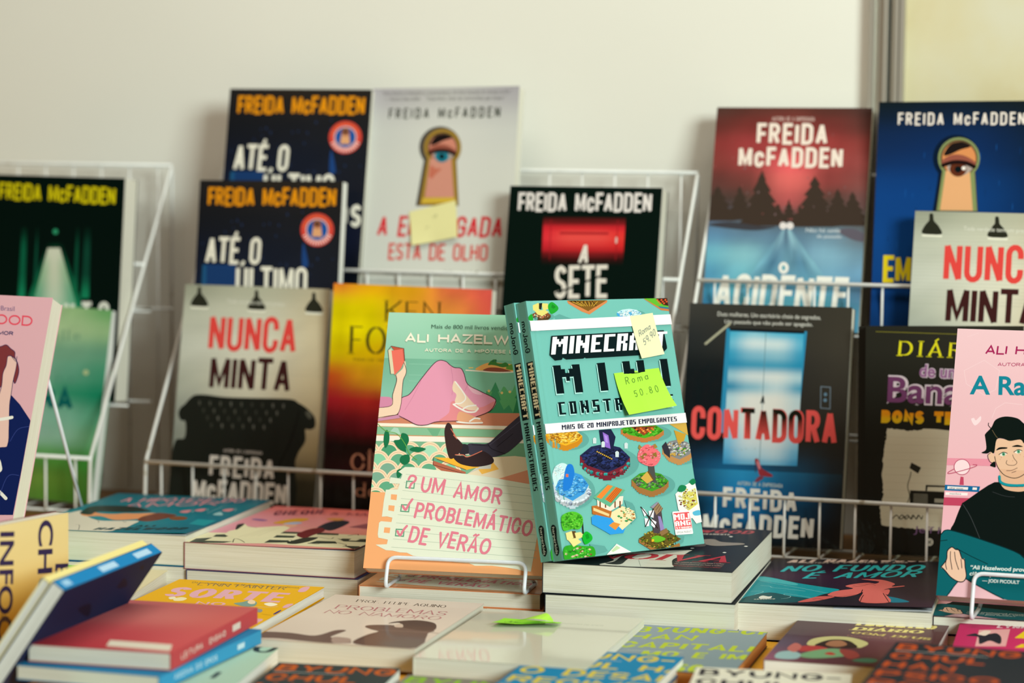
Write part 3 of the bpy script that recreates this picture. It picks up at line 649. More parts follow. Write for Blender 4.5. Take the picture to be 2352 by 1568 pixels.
["P","d8682c",1095,1034,1122,1036,1116,1022,1095,1021],
["P","f0a050",1109,1022,1136,1023,1130,1009,1109,1009],
["P","d8682c",1123,1009,1150,1010,1144,996,1123,996],
["P","241a1a",1147,1044,1174,1045,1168,1032,1147,1031],
["P","f0a050",1161,1031,1188,1032,1182,1019,1161,1018],
["P","d8682c",1175,1018,1202,1019,1197,1006,1175,1005],
["P","f0a050",1189,1005,1216,1006,1211,993,1189,992],
["P","d8682c",1213,1041,1240,1042,1235,1028,1213,1028],
["P","d8682c",1228,1028,1254,1029,1249,1015,1227,1015],
["S","5c9c96",1749,788,1710,741,1625,709,1517,703,1415,722,1347,762,1329,812,1367,859,1451,890,1558,898,1661,879,1731,839],
["P","b5834e",1317,861,1377,792,1500,746,1631,783,1689,829,1678,781,1676,770,1664,771,1664,769,1662,759,1650,760,1649,758,1647,747,1635,748,1635,746,1633,736,1621,737,1621,735,1619,725,1588,727,1588,726,1586,716,1555,718,1555,717,1553,707,1522,709,1522,708,1520,698,1490,700,1490,699,1490,699,1457,701,1459,710,1459,711,1426,713,1428,722,1428,722,1396,724,1398,733,1398,733,1365,735,1367,744,1368,748,1350,749,1352,762,1353,765,1334,766,1337,779,1338,783,1319,784,1322,796,1323,800,1304,801,1307,813],
["P","7d7d80",1317,861,1411,910,1518,921,1626,893,1689,829,1631,783,1500,746,1377,792],
["K","a9a9ab 5a5a5f c9c9c9 c09a4a 3f8a2f",1500,839,158,-8,-12,-60,16,0,-2,-11,126,0.6,0.5,0,628,0],
["P","2f2f38",1313,874,1369,910,1400,825,1387,765,1325,812],
["P","c09432",1486,1005,1625,962,1587,903,1511,889],
["S","5c9c96",1011,741,953,675,824,632,659,624,504,653,398,710,369,780,425,845,551,888,714,898,872,870,981,813],
["P","6e2230",349,848,443,751,631,686,830,735,917,800,903,732,900,718,882,719,881,716,878,701,860,703,860,700,857,685,839,687,838,684,835,669,817,671,817,668,814,654,767,657,767,656,764,642,717,645,717,644,714,630,668,633,667,631,665,618,618,621,618,619,618,620,568,623,571,636,571,636,521,639,524,652,524,653,474,656,477,668,477,669,428,672,430,685,431,690,403,692,407,709,408,714,379,716,383,733,384,739,356,740,359,758,360,763,332,765,336,782],
["P","20264a",349,848,490,916,651,930,818,890,917,800,830,735,631,686,443,751],
["K","1a1f3c 2b3160 151a30 28356a",629,816,241,-14,-17,-84,23,-1,-4,-17,210,0.6,0.5,0,628,0],
["K","2fa3a0 7e2634 2a8a8c a8404c",622,784,271,-16,-21,-105,17,-1,-2,-12,44,0.8,1,10,300,100],
["P","1b2140",606,1050,745,1051,784,981,725,864,608,888,604,982],
["P","8b63c4",643,1031,703,1000,706,884,646,904],
["P","a986dc",656,1009,687,993,687,934,660,944],
["P","c5d2d6",520,982,543,991,561,980,550,938,514,940],
["P","c5d2d6",754,854,777,863,796,851,785,809,748,811],
["P","c5d2d6",873,920,896,929,915,918,904,875,867,877],
["P","c5d2d6",611,945,633,954,652,943,641,901,604,903],
["P","d9a82c",542,874,556,873,554,863,540,864],
["P","d9a82c",561,865,575,865,573,855,559,855],
["P","d9a82c",580,857,594,856,592,846,578,847],
["P","d9a82c",599,848,613,847,611,837,597,838],
["P","d9a82c",618,839,632,838,630,828,616,829],
["P","d9a82c",637,830,651,830,649,819,635,820],
["P","d9a82c",656,822,670,821,668,811,654,812],
["P","d9a82c",675,813,689,812,687,802,673,803],
["P","d9a82c",694,804,708,803,706,793,692,794],
["S","5c9c96",1400,529,1357,483,1259,453,1134,449,1015,470,934,511,912,561,954,606,1050,636,1174,641,1294,620,1377,579],
["P","9a6a3a",895,609,968,540,1112,493,1263,526,1328,570,1318,523,1316,513,1302,514,1302,512,1300,502,1286,503,1286,501,1284,491,1270,492,1270,490,1267,480,1254,480,1253,479,1251,469,1216,472,1216,470,1214,461,1178,463,1178,462,1176,453,1140,455,1140,454,1138,444,1103,447,1103,446,1103,446,1065,449,1067,458,1067,458,1029,461,1031,470,1031,470,993,473,995,482,995,482,957,484,959,493,960,497,938,499,941,511,941,514,920,516,922,528,923,532,902,533,904,545,905,549,883,550,886,563],
["P","3f8f2a",895,609,1003,656,1126,665,1253,635,1328,570,1263,526,1112,493,968,540],
["K","57b030 2f6f22 7d7d78 5a5a55",1109,585,184,-12,-12,-60,18,-2,-2,-13,150,0.6,0.5,0,628,0],
["P","4a4a48",1114,720,1184,716,1178,569,1095,575],
["P","c9a24a",1003,615,1090,666,1146,589,1069,563],
["P","6b4a22",1090,666,1109,669,1159,592,1145,584],
["P","9a7a3a",1044,902,1085,869,1056,845,1026,873],
["P","9a7a3a",1183,881,1235,900,1258,868,1213,853],
["S","e26a72",1008,813,1048,863,1139,899,1215,862,1279,815,1259,755,1195,711,1112,712,1035,743,1005,770],
["P","8a6a32",1028,795,1100,829,1126,811,1059,771],
["P","8a6a32",1156,809,1231,826,1235,787,1171,769],
["K","ef8b92 d85a64",1143,804,128,-8,-18,-84,12,-1,-2,-9,60,0.6,0.5,0,628,0],
["S","5c9c96",458,536,413,469,321,424,205,414,97,441,26,496,9,567,52,633,144,679,259,690,368,664,441,608],
["P","b5c5d0",-1,635,60,539,189,476,331,528,395,594,382,526,379,511,366,512,366,510,363,495,350,496,350,493,347,478,334,479,334,477,331,462,318,463,318,460,315,447,282,449,282,447,279,434,247,436,246,434,244,421,211,423,211,421,208,408,176,410,175,409,176,409,141,412,143,424,143,425,109,427,111,440,111,441,77,443,79,456,79,457,45,459,47,472,48,477,28,479,32,496,33,501,13,503,16,520,17,525,-2,527,1,544,2,550,-18,551,-14,568],
["P","3a8fd0",-1,635,103,706,217,722,331,684,395,594,331,528,189,476,60,539],
["K","2d7fca 56a8e0 4a9ad8 7fc0ea",194,607,169,-11,-17,-86,17,-1,-2,-12,150,0.6,0.5,0,628,0],
["K","d9dee8 b7c0d0 9aa5bd c5d5dc",200,553,185,-12,-17,-90,23,-1,-3,-16,40,0.7,1.2,-30,310,100],
["S","c0dde0",8,712,52,768,125,797,188,777,189,726,145,670,75,658,20,603,6,646],
["K","dcecee a5cbd2 eef5f5",95,719,75,-4,-11,-59,13,0,-2,-9,40,0.6,0.5,0,628,0],
["S","1f74cc",140,704,188,777,244,773,251,697,184,584,103,573],
["P","cf6a4a",157,703,184,701,180,676,152,678],
["P","5c9c96",774,442,861,410,883,374,893,280,813,234],
["P","2f93dc",371,327,467,354,629,299,737,206,706,166,556,165,494,200,365,269],
["P","e6d5a8",567,338,740,393,870,341,875,281,700,192,622,266],
["K","cfa05a e9dcb8 3f9a5a b5743a",771,314,98,-7,-14,-67,14,-1,-2,-10,34,0.6,0.5,0,628,0],
["P","b5682c",394,418,503,419,612,360,583,303,387,351],
["P","e0c48a",409,404,579,337,569,317,404,379],
["P","e3d6c6",464,481,769,476,744,410,595,361,456,414],
["P","7a4a2c",487,454,503,453,491,394,476,399],
["P","7a4a2c",549,449,565,448,553,390,538,395],
["P","7a4a2c",657,442,673,441,661,382,646,387],
["P","7a4a2c",714,438,731,436,719,378,703,383],
["P","5fa888",420,488,612,589,802,525,596,395],
["P","e28134",460,489,610,581,666,569,513,469],
["P","d9702a",552,464,698,558,769,532,614,428],
["L","9a4a1e",5,0,574,458,714,551],
["L","9a4a1e",5,0,588,449,729,545],
["L","9a4a1e",5,0,603,440,744,539],
["L","9a4a1e",5,0,617,432,759,533],
["P","d98a3a",554,242,611,267,687,244,620,198],
["P","e6e9e4",1382,451,1479,506,1637,557,1658,371,1650,188,1580,180,1542,231,1492,226,1389,312],
["P","d2c85f",1466,446,1634,487,1635,347,1507,295,1448,360],
["K","e9e9d8 b59a3a efe9b0 7a3a2c d6d0a0",1525,407,109,-8,-20,-95,13,-1,-2,-10,70,0.6,0.5,0,628,0],
["S","17784a",1419,484,1464,524,1528,507,1495,470,1433,465],
["S","17784a",1572,544,1627,571,1651,538,1603,515],
["S","56b0d0",1559,282,1642,293,1652,253,1571,251],
["P","5c9c96",1296,102,1414,84,1391,34,1298,-2],
["P","9a6a3a",874,102,1103,-20,1341,30,1348,3,1073,-47,868,73],
["P","5f5220",875,106,1122,185,1372,62,1104,-15],
["K","8a7a2a 3a3418 b5a03a 4f6a1e 6a4a20",1120,82,219,-18,-17,-83,11,-1,-1,-8,150,0.6,0.5,0,628,0],
["P","4a4048",1074,326,1185,318,1180,120,1053,139],
["P","8f80b5",1135,279,1166,272,1189,163,1138,149],
["P","8a6a42",1125,142,1214,169,1231,133,1141,106],
["P","94785a",1087,360,1160,399,1207,334,1119,288],
["P","8f8a9c",1063,361,1155,401,1165,392,1090,347],
["L","5f4a30",5,0,1098,346,1164,389],
["L","5f4a30",5,0,1121,330,1178,374],
["L","5f4a30",5,0,1144,313,1191,359],
["L","5f4a30",5,0,1167,297,1205,344],
["P","e3e3ea",952,369,989,345,1016,305,976,286],
["P","e3e3ea",1033,329,1099,333,1079,266,1035,282],
["P","e3e3ea",974,274,1030,261,1012,202,971,201],
["P","e3e3ea",1054,259,1107,229,1073,180,1037,209],
["L","2c1f1c",10,0,952,369,1108,177],
["L","2c1f1c",10,0,1095,342,971,201],
["S","5fae2a",1021,99,1095,114,1184,81,1131,60,1049,62],
["P","e0b02a",1018,86,1048,88,1044,67,1016,66],
["P","5c9c96",304,106,469,76,500,31,342,11],
["S","2f9a24",16,96,92,115,245,94,344,78,346,2,224,-13,4,2],
["K","3fb530 237a1c 8a5a34 d8c0a0 57c040",179,45,156,-13,-9,-49,15,-1,-2,-10,70,0.6,0.5,0,628,0],
["P","5a4020",120,229,170,225,165,142,114,138],
["P","26221a",256,294,268,293,256,177,243,178],
["P","ddd38a",62,217,126,229,137,170,67,159],
["P","ddd38a",156,210,224,213,261,176,166,151],
["P","ddd38a",69,167,170,167,218,130,122,96],
["S","17a82c",241,186,291,212,341,178,338,137,259,105,234,153],
["P","0f8a22",269,184,304,194,314,155,278,146],
["S","4fb52c",30,319,45,360,123,387,201,382,266,343,263,285,217,238,140,244,49,235,28,270],
["K","6cc83c 3a9a22 2f8a1e 5fbf34",148,315,109,-9,-13,-69,14,-1,-2,-11,90,0.6,0.5,0,628,0],
["P","e3e6e0",608,83,763,0,702,-24,477,1],
["P","b9cfa5",605,69,646,44,555,18,534,28],
["P","eeecec",1317,302,1510,300,1521,294,1522,102,1513,95,1320,100,1309,105,1308,294],
["P","e2565c",1321,289,1511,287,1519,146,1316,148],
["T","f4f0ee","p","MOJ",1322,227,1507,225,1324,278,0.16],
["T","f4f0ee","p","ANG",1324,175,1508,174,1323,218,0.16],
["T","f4f0ee","p","STUDIOS",1326,153,1513,149,1326,167,0.16],
["T","6a6a6a","b","OFFICIAL PRODUCT",1325,113,1504,110,1326,128,0.16],
["P","e6e4e9",-19,2000,1654,2024,1659,1935,-14,1914],
["P","e6e4e9",-17,1131,1655,1148,1658,1062,-10,1049],
["T","0b1030","p","MAIS DE 20 MINIPROJETOS EMPOLGANTES",182,1072,1532,1080,186,1113,0.16],
["P","071a1e",218,1868,1540,1885,1548,1736,1545,1722,1475,1676,578,1666,564,1675,545,1665,351,1663,312,1683,297,1662,222,1658,168,1706],
["T","e9e7ec","p","MINECRAFT",183,1709,1534,1724,230,1858,0.0],
["T","a9dcd8","p","M",172,1365,472,1367,174,1605,0.16],
["P","a9dcd8",678,1609,768,1612,766,1371,677,1369],
["T","a9dcd8","p","N",972,1371,1226,1375,975,1613,0.16],
["P","a9dcd8",1425,1620,1514,1621,1514,1380,1424,1380],
["T","a9dcd8","w","CONSTRUÇÕES",170,1188,1516,1202,173,1294,0.16],
["T","05161b","p","M",183,1376,483,1378,185,1616,0.16],
["P","05161b",689,1620,780,1623,777,1382,688,1380],
["T","05161b","p","N",984,1382,1238,1386,986,1625,0.16],
["P","05161b",1437,1631,1526,1632,1526,1391,1436,1391],
["T","05161b","w","CONSTRUÇÕES",181,1199,1528,1213,184,1305,0.16]],
"nunca":[["G","8f9382 a9ab97 b0a78c/b3b7a8 c5c6b4 c5b795/bcc0b4 d2d1c0 cbbd9b/a8ad9f cfccb8 c7b894/8f958c c0bda8 b9aa87/7f857c a9a690 a5966f/1c211e 26281f 3a3626/0c1512 141814 26261c",0.02],
["L","b0b09c",2,0,-44,2232,1681,2262],
["L","a3a592",2,0,-45,2199,1682,2228],
["L","b0b09c",2,0,-45,2165,1682,2193],
["L","a3a592",2,0,-45,2132,1683,2159],
["L","b0b09c",2,0,-46,2099,1683,2124],
["L","a3a592",2,0,-46,2066,1684,2090],
["L","b0b09c",2,0,-47,2033,1685,2055],
["L","a3a592",2,0,-47,1999,1685,2021],
["L","b0b09c",2,0,-48,1966,1686,1986],
["L","a3a592",2,0,-48,1933,1686,1952],
["L","b0b09c",2,0,-49,1900,1687,1917],
["L","a3a592",2,0,-49,1867,1688,1883],
["L","b0b09c",2,0,-49,1834,1688,1848],
["L","a3a592",2,0,-50,1801,1689,1814],
["L","b0b09c",2,0,-50,1767,1689,1779],
["L","a3a592",2,0,-51,1734,1690,1745],
["L","b0b09c",2,0,-51,1701,1691,1711],
["L","a3a592",2,0,-52,1668,1691,1676],
["L","b0b09c",2,0,-52,1635,1692,1642],
["L","a3a592",2,0,-52,1602,1692,1608],
["L","b0b09c",2,0,-53,1569,1693,1573],
["L","a3a592",2,0,-53,1536,1694,1539],
["L","b0b09c",2,0,-54,1503,1694,1504],
["L","a3a592",2,0,-54,1470,1695,1470],
["L","b0b09c",2,0,-55,1437,1696,1436],
["L","a3a592",2,0,-55,1404,1696,1401],
["S","26281f",142,2264,174,2265,185,2208,198,2188,241,2143,266,2071,85,2073,95,2140,131,2189,141,2207],
["L","dcdccb",23,0,89,2055,266,2053],
["S","26281f",778,2250,809,2251,821,2195,833,2175,875,2130,900,2059,722,2061,732,2127,767,2176,777,2194],
["L","dcdccb",23,0,725,2043,899,2041],
["S","26281f",1405,2246,1436,2247,1447,2191,1459,2171,1501,2127,1525,2057,1349,2059,1359,2124,1394,2172,1403,2190],
["L","dcdccb",23,0,1353,2040,1524,2038],
["T","d5d6c9","b","Toda verdade tem um preço.",479,2115,1119,2104,478,2154,0.16],
["T","d8443f","c","NUNCA",309,1616,1270,1617,308,1990,0.145],
["T","3a1a1a","c","MINTA",352,1216,1239,1217,355,1566,0.15],
["S","1a1f1a",102,1059,147,1113,210,1157,343,1163,543,1149,873,1154,1254,1161,1344,1127,1423,1088,1515,1014,1545,944,1537,883,1484,861,1441,859,1449,738,1359,542,1297,-15,53,-89,12,624,127,712,123,876,72,889,38,954,55,1016],
["S","4f5148",250,1087,271,1098,270,1047],
["S","4f5148",366,1088,387,1099,386,1048],
["S","4f5148",482,1089,503,1100,502,1049],
["S","5f6058",598,1091,619,1102,618,1051],
["S","4f5148",714,1092,735,1103,733,1052],
["S","3a3d36",829,1093,850,1104,849,1053],
["S","3a3d36",944,1094,965,1105,963,1054],
["S","5f6058",1058,1095,1079,1107,1078,1056],
["S","5f6058",1173,1097,1193,1108,1192,1057],
["S","3a3d36",301,1012,322,1024,321,972],
["S","4f5148",417,1014,438,1025,437,974],
["S","3a3d36",533,1015,554,1026,553,975],
["S","4f5148",648,1016,670,1027,668,976],
["S","3a3d36",764,1018,785,1029,784,978],
["S","3a3d36",879,1019,900,1030,899,979],
["S","4f5148",994,1020,1015,1031,1013,981],
["S","5f6058",1108,1022,1129,1033,1128,982],
["S","3a3d36",351,938,373,949,371,898],
["S","5f6058",467,939,489,951,488,899],
["S","3a3d36",583,941,604,952,603,901],
["S","3a3d36",699,942,720,953,719,902],
["S","5f6058",814,944,835,955,834,904],
["S","3a3d36",929,945,950,956,949,905],
["S","5f6058",1043,947,1064,958,1063,907],
["S","3a3d36",402,864,423,875,422,824],
["S","5f6058",518,865,539,876,538,825],
["S","4f5148",634,867,655,878,654,827],
["S","4f5148",749,868,770,880,769,829],
["S","5f6058",864,870,885,881,884,830],
["S","5f6058",979,871,1000,883,998,832],
["S","55574c",1427,1030,1469,1052,1505,1003,1475,971],
["L","0e120f",16,1,1361,1047,1290,730,1134,379],
["T","a9a29b","c","AUTORA DE A EMPREGADA",569,590,995,583,571,624,0.2],
["T","dcd7cf","c","FREIDA",430,334,1144,333,427,551,0.19],
["T","dcd7cf","c","McFADDEN",262,81,1294,86,260,305,0.19]],
"ate":[["G","1d1c1d 26221e 22201e/12161c 171a20 1c1d20/0e1626 131a28 181c24/0f1c33 151d2e 161a24/0d2144 122042 15192a/0b1a38 0c162c 0c1018/060c10 060c10 050a0c",0.02],
["K","22355a",822,1589,791,12,23,-434,6,0,1,-5,60,2,2,0,628,0],
["T","e0900f","c","FREIDA McFADDEN",100,2020,1521,2025,101,2217,0.15],
["P","16396a",94,1412,453,1413,471,967,74,958],
["P","1a4f7a",77,1406,122,1407,141,960,79,958],
["S","1a3f78",1183,1652,1234,1519,1251,1416,1185,1415],
["L","10305c",4,0,118,1386,449,1388],
["L","10305c",4,0,119,1367,450,1369],
["L","10305c",4,0,120,1349,451,1350],
["L","10305c",4,0,121,1330,452,1332],
["L","10305c",4,0,122,1311,453,1313],
["L","10305c",4,0,123,1292,454,1294],
["L","10305c",4,0,124,1274,455,1276],
["L","10305c",4,0,125,1255,456,1257],
["L","10305c",4,0,126,1236,457,1238],
["L","10305c",4,0,127,1217,458,1220],
["L","10305c",4,0,128,1199,459,1201],
["L","10305c",4,0,129,1180,460,1183],
["E","d0453a",1332,1788,182,3,9,-171],
["E","e8d8d0",1332,1788,123,2,6,-115],
["E","1c4f9a",1332,1788,114,2,6,-107],
["P","d9a071",1290,1818,1372,1819,1389,1717,1277,1717],
["E","a0654a",1330,1845,48,0,2,-46],
["S","2a1d1a",1289,1849,1326,1865,1369,1848,1328,1831],
["L","ecdcd8",11,0,1456,1737,1486,1724],
["L","ecdcd8",11,0,1444,1716,1472,1699],
["L","ecdcd8",11,0,1429,1698,1452,1676],
["L","ecdcd8",11,0,1410,1683,1429,1658],
["L","ecdcd8",11,0,1388,1672,1402,1644],
["L","ecdcd8",11,0,1364,1665,1372,1635],
["L","ecdcd8",11,0,1339,1663,1341,1632],
["L","ecdcd8",11,0,1314,1664,1310,1634],
["L","ecdcd8",11,0,1290,1671,1279,1642],
["L","ecdcd8",11,0,1267,1681,1250,1655],
["L","ecdcd8",11,0,1246,1695,1225,1672],
["L","ecdcd8",11,0,1228,1712,1203,1694],
["L","ecdcd8",11,0,1214,1733,1185,1719],
["L","dd7a35",8,0,1197,1820,1174,1825],
["L","dd7a35",8,0,1207,1847,1185,1858],
["L","dd7a35",8,0,1224,1872,1205,1887],
["L","dd7a35",8,0,1246,1892,1231,1910],
["L","dd7a35",8,0,1272,1907,1262,1928],
["L","dd7a35",8,0,1302,1915,1297,1938],
["L","dd7a35",8,0,1333,1918,1333,1940],
["L","dd7a35",8,0,1364,1913,1370,1935],
["L","dd7a35",8,0,1394,1902,1404,1922],
["L","dd7a35",8,0,1420,1886,1435,1903],
["L","dd7a35",8,0,1442,1864,1461,1877],
["L","dd7a35",8,0,1458,1838,1480,1847],
["T","e4e1d2","c","ATÉ O",103,1417,718,1417,112,1701,0.18],
["T","e4e1d2","c","ÚLTIMO",462,1115,1253,1116,456,1400,0.18],
["T","e4e1d2","c","DE NÓS",706,843,1569,849,705,1081,0.18]],
"white":[["G","a5a2a8 b0afae 9c999f/bec1bd c9cac4 bfc1bc/c3c6bf cbccc5 c6c7bf/c4c6bf cdcec6 c9c9bf/c6c8c0 cdcec5 c9c8bc/bcbdb5 c9c9bf c0bfb2",0],
["T","5c5d57","b","“Uma história arrebatadora e surpreendente. Um final chocante do começo ao fim.”",103,2241,1530,2236,104,2284,0.16],
["T","5c5d57","b","— Autora best-seller    “Imperdível, cheio de reviravoltas que viciam.”",135,2180,1466,2172,135,2223,0.16],
["T","3c4036","c","FREIDA McFADDEN",191,1985,1418,1986,192,2099,0.15],
["P","4a4640",617,1539,588,1577,567,1621,555,1666,554,1713,563,1758,581,1799,609,1835,644,1865,686,1886,732,1898,780,1901,828,1894,874,1877,917,1852,954,1820,983,1781,1004,1738,1015,1693,1016,1646,1007,1602,989,1560,567,1064],
["P","4a4640",616,1565,555,1066,1022,1071,966,1562],
["E","96772f",811,1679,205,-2,12,-197],
["P","96772f",647,1565,591,1072,1022,1071,966,1562],
["L","4a3a1c",8,0,647,1565,591,1072,1022,1071,966,1562],
["E","5a4530",811,1679,166,-1,10,-159],
["E","c5806c",813,1675,151,-2,9,-145],
["P","c78a78",681,1565,649,1156,970,1155,914,1563],
["S","1a1312",678,1731,734,1803,832,1818,910,1780,821,1752,733,1712,680,1702],
["S","3a1d1a",664,1644,750,1683,856,1676,957,1627,859,1638,753,1629],
["S","8f4f40",663,1663,748,1709,855,1702,956,1649,950,1620,813,1643,678,1622],
["S","a5978f",709,1608,783,1636,874,1628,944,1598,865,1534,758,1549],
["E","1f7488",809,1586,76,0,4,-65],
["E","081416",809,1584,30,-1,2,-29],
["L","1d0f0e",38,1,670,1620,767,1645,874,1638,951,1605],
["S","bb6a55",693,1491,748,1459,814,1454,752,1396,716,1355,682,1376],
["P","c9a83a",630,1151,975,1155,989,1102,618,1093],
["T","cb3038","c","A EMPREGADA",141,746,1507,732,161,967,0.15],
["T","cd5049","c","ESTÁ DE OLHO",284,499,1371,491,286,679,0.14],
["T","55564c","b","Autora de A Empregada e O Segredo da Empregada",248,344,1522,347,245,391,0.16]],
"empblue":[["G","101a1e 0e1b26 121a1c/0f2850 0d2a58 0c1f38/0e3d7c 0d3a76 0a2850/0f407f 0e3a75 0a2a58/0e3a75 0d3468 0a264c/0b2c58 0a2444 081a34",0.01],
["K","144a8c 0c2f60",982,968,915,9,38,-1068,4,1,0,-3,44,9,12,0,628,0],
["T","dcd3ca","c","FREIDA McFADDEN",191,2067,1406,2065,191,2194,0.15],
["P","08182c",601,1597,573,1637,554,1681,544,1729,544,1777,554,1823,573,1867,600,1904,635,1935,676,1958,721,1971,768,1974,814,1967,859,1950,900,1925,934,1891,962,1852,981,1807,991,1760,991,1712,981,1666,962,1623,572,1224],
["P","08182c",607,1614,560,1226,987,1227,949,1615],
["E","7d8a58",792,1744,200,0,8,-204],
["P","7d8a58",637,1614,596,1231,987,1227,949,1615],
["L","4a3a1c",6,0,637,1614,596,1231,987,1227,949,1615],
["E","5a4530",792,1744,177,0,7,-181],
["E","cf8752",794,1741,161,0,6,-165],
["P","d9a272",671,1623,630,1238,943,1235,900,1632],
["S","1a1312",653,1802,714,1885,819,1903,901,1859,805,1827,710,1781,654,1769],
["S","3a1d1a",635,1703,727,1748,841,1741,947,1687,842,1698,730,1687],
["S","8f4f40",635,1725,726,1778,840,1771,946,1711,939,1678,794,1703,649,1679],
["S","a5978f",682,1662,762,1695,859,1687,932,1654,846,1580,733,1596],
["E","5a2a18",788,1639,80,0,3,-74],
["E","081416",788,1636,32,0,1,-33],
["L","1d0f0e",40,1,641,1675,745,1705,858,1698,940,1662],
["E","e8e4dc",842,1647,19,0,1,-19],
["T","dcc51c","c","EMPREGADA",105,527,1326,526,103,795,0.17],
["T","dcc51c","c","A",-92,812,-18,813,-94,941,0.17]],
"acid":[["G","46302a 55302a 5c322b 4f2e28 45302c/5c2c28 6f2e2b 7a322f 6b2f2c 59342f/7f3331 93393a 9c3d3c 923a38 7f3a36/7a3733 8e3c3b d4555a 93403e 8a4340/5a3430 6f3a36 df6a66 7f3a38 7a4440/4a3a36 4a3a34 a8504f 4f3c36 6a4a48/4f5668 4a4a4c 4a4442 4a4a4a 4f4a48/5a86a8 5f8098 5a7a92 6a8ba0 5f6a72/64a5b8 7fb5c0 4a6f8f 7aa5ba 6f93a8/4f8fb0 6aa9b8 56809c 6f9fb8 6a97b5/3f86a8 559fae 4f93a8 4a8a9c 4f7390/2f6f9a 4f9ab0 5fa5b5 4f98a8 4f8aa5/3a80a5 3f8aa5 4f98ac 3f88a0 4a85a0",0.03],
["P","3a2f28",66,1449,114,1388,102,1377,166,1317,138,1306,215,1246,174,1235,257,1175,210,1164,305,1104,246,1093,-62,1087,-124,1096,-31,1160,-82,1169,-9,1232,-51,1241,18,1304,-18,1314,40,1376,23,1386,71,1449],
["P","3a2f28",289,1452,320,1393,316,1383,365,1324,343,1313,393,1255,370,1244,437,1186,397,1175,469,1117,424,1106,203,1102,162,1112,215,1172,175,1182,243,1242,214,1252,250,1312,238,1322,278,1382,263,1392,288,1452],
["P","3a2f28",499,1619,550,1515,541,1505,609,1401,583,1391,669,1288,625,1277,719,1175,666,1164,781,1062,708,1051,366,1044,292,1053,401,1159,341,1168,421,1274,378,1283,448,1389,419,1399,468,1504,465,1514,505,1619],
["P","3a2f28",1033,1564,1096,1472,1076,1461,1151,1369,1119,1358,1205,1266,1161,1256,1262,1164,1204,1153,1324,1063,1246,1051,891,1044,805,1053,915,1148,856,1157,947,1252,905,1261,976,1356,937,1366,1008,1460,982,1470,1034,1564],
["P","3a2f28",1270,1436,1306,1373,1299,1363,1349,1301,1329,1291,1388,1229,1358,1218,1433,1157,1388,1146,1465,1085,1417,1074,1170,1070,1116,1079,1192,1143,1137,1152,1207,1216,1176,1225,1231,1289,1203,1299,1249,1362,1238,1372,1267,1436],
["P","3a2f28",1419,1407,1458,1349,1448,1339,1503,1281,1478,1271,1537,1214,1507,1203,1582,1146,1536,1135,1613,1078,1564,1067,1323,1063,1266,1072,1334,1131,1292,1141,1363,1200,1320,1210,1376,1269,1355,1279,1397,1338,1385,1348,1414,1407],
["P","3a2f28",791,1327,804,1290,805,1280,831,1244,820,1234,855,1198,835,1187,876,1151,850,1141,889,1105,865,1094,742,1092,720,1102,760,1139,734,1149,767,1186,740,1196,774,1233,761,1243,784,1280,779,1290,796,1327],
["P","3a2f28",684,1274,713,1246,702,1236,728,1208,720,1197,754,1169,738,1159,785,1131,755,1121,802,1093,773,1082,628,1080,592,1089,637,1118,606,1128,644,1157,627,1167,656,1196,652,1206,674,1235,655,1245,689,1274],
["P","3a2f28",904,1267,924,1241,920,1231,944,1205,936,1195,967,1169,952,1159,995,1133,968,1123,1012,1097,983,1086,851,1084,825,1094,866,1121,835,1130,871,1157,856,1167,887,1194,877,1204,894,1231,886,1241,903,1267],
["K","8a4a48 7a4340 6f5a5c",763,1586,772,10,36,-528,8,1,0,-8,50,0.9,0.9,0,628,0],
["E","d9d2d0",752,1052,36,0,2,-37],
["E","d9d2d0",821,1053,36,1,3,-37],
["G","4a5f78 7fa5b5 4a6078 8fb8c5 5a7a90/6fa5b8 46708c 6a9ab0 4f7a94 7aaabb/4f90a8 5fa0b2 3f7a98 62a0b5 4a86a2",0.06,733,1011,842,1013,1340,361,331,333],
["S","3a3a40",-5,1047,215,1082,500,1047,681,1040,503,1001,251,1011],
["S","5a5560",1297,1012,1443,1035,1594,967,1598,907,1450,924],
["T","b59a92","c","AUTORA DE A EMPREGADA",566,2122,994,2121,567,2168,0.2],
["T","e3d5c8","c","FREIDA",426,1880,1134,1880,422,2101,0.19],
["T","e3d5c8","c","McFADDEN",257,1645,1301,1643,253,1856,0.18],
["T","ccd5da","b","Não há saída",982,993,1323,996,982,1031,0.16],
["T","ccd5da","b","do passado.",1095,937,1346,937,1095,972,0.16],
["E","e2e0d8",787,626,50,1,4,-59],
["E","4f98a8",787,626,18,0,2,-27],
["T","e4e2d8","c","ACIDENTE",111,192,1418,181,134,559,0.2]],
"sete":[["G","06140f 06140f/06140f 05120e",0],
["T","dcd6d2","c","FREIDA McFADDEN",96,2030,1482,2046,94,2226,0.15],
["G","2a1210 3a1513 3a1513 2a1210/6b1a1c 5a1818 5a1818 6b1a1c/c4242e c9282e c9282e c4242e/d22a34 dc4440 dc4440 d8302f/d42c36 de4a45 de4a45 d8342f/c42430 d23a38 d23a38 d02a2a/b01f28 b82428 b82428 b82024/5c1416 701a1c 701a1c 601416/24100f 331210 331210 24100f/07140f 0a140f 0a140f 07140f",0,372,1981,1225,1990,1226,1510,386,1497],
["L","8f1a20",7,0,453,1958,468,1549],
["L","8f1a20",7,0,1147,1966,1148,1565],
["L","9c2026",20,0,562,1821,1052,1827],
["L","c9b0a8",22,0,1143,1784,1144,1739],
["T","dcd6cb","c","A",763,1512,866,1515,781,1721,0.22],
["T","dcd6cb","c","SETE",543,1160,1088,1183,528,1493,0.19],
["T","dcd6cb","c","CHAVES",430,789,1247,812,420,1120,0.19],
["L","06140f",20,0,566,1224,700,1270,870,1346,1022,1406]],
"green_cor":[["G","04120e 04120e/04150f 04120e",0],
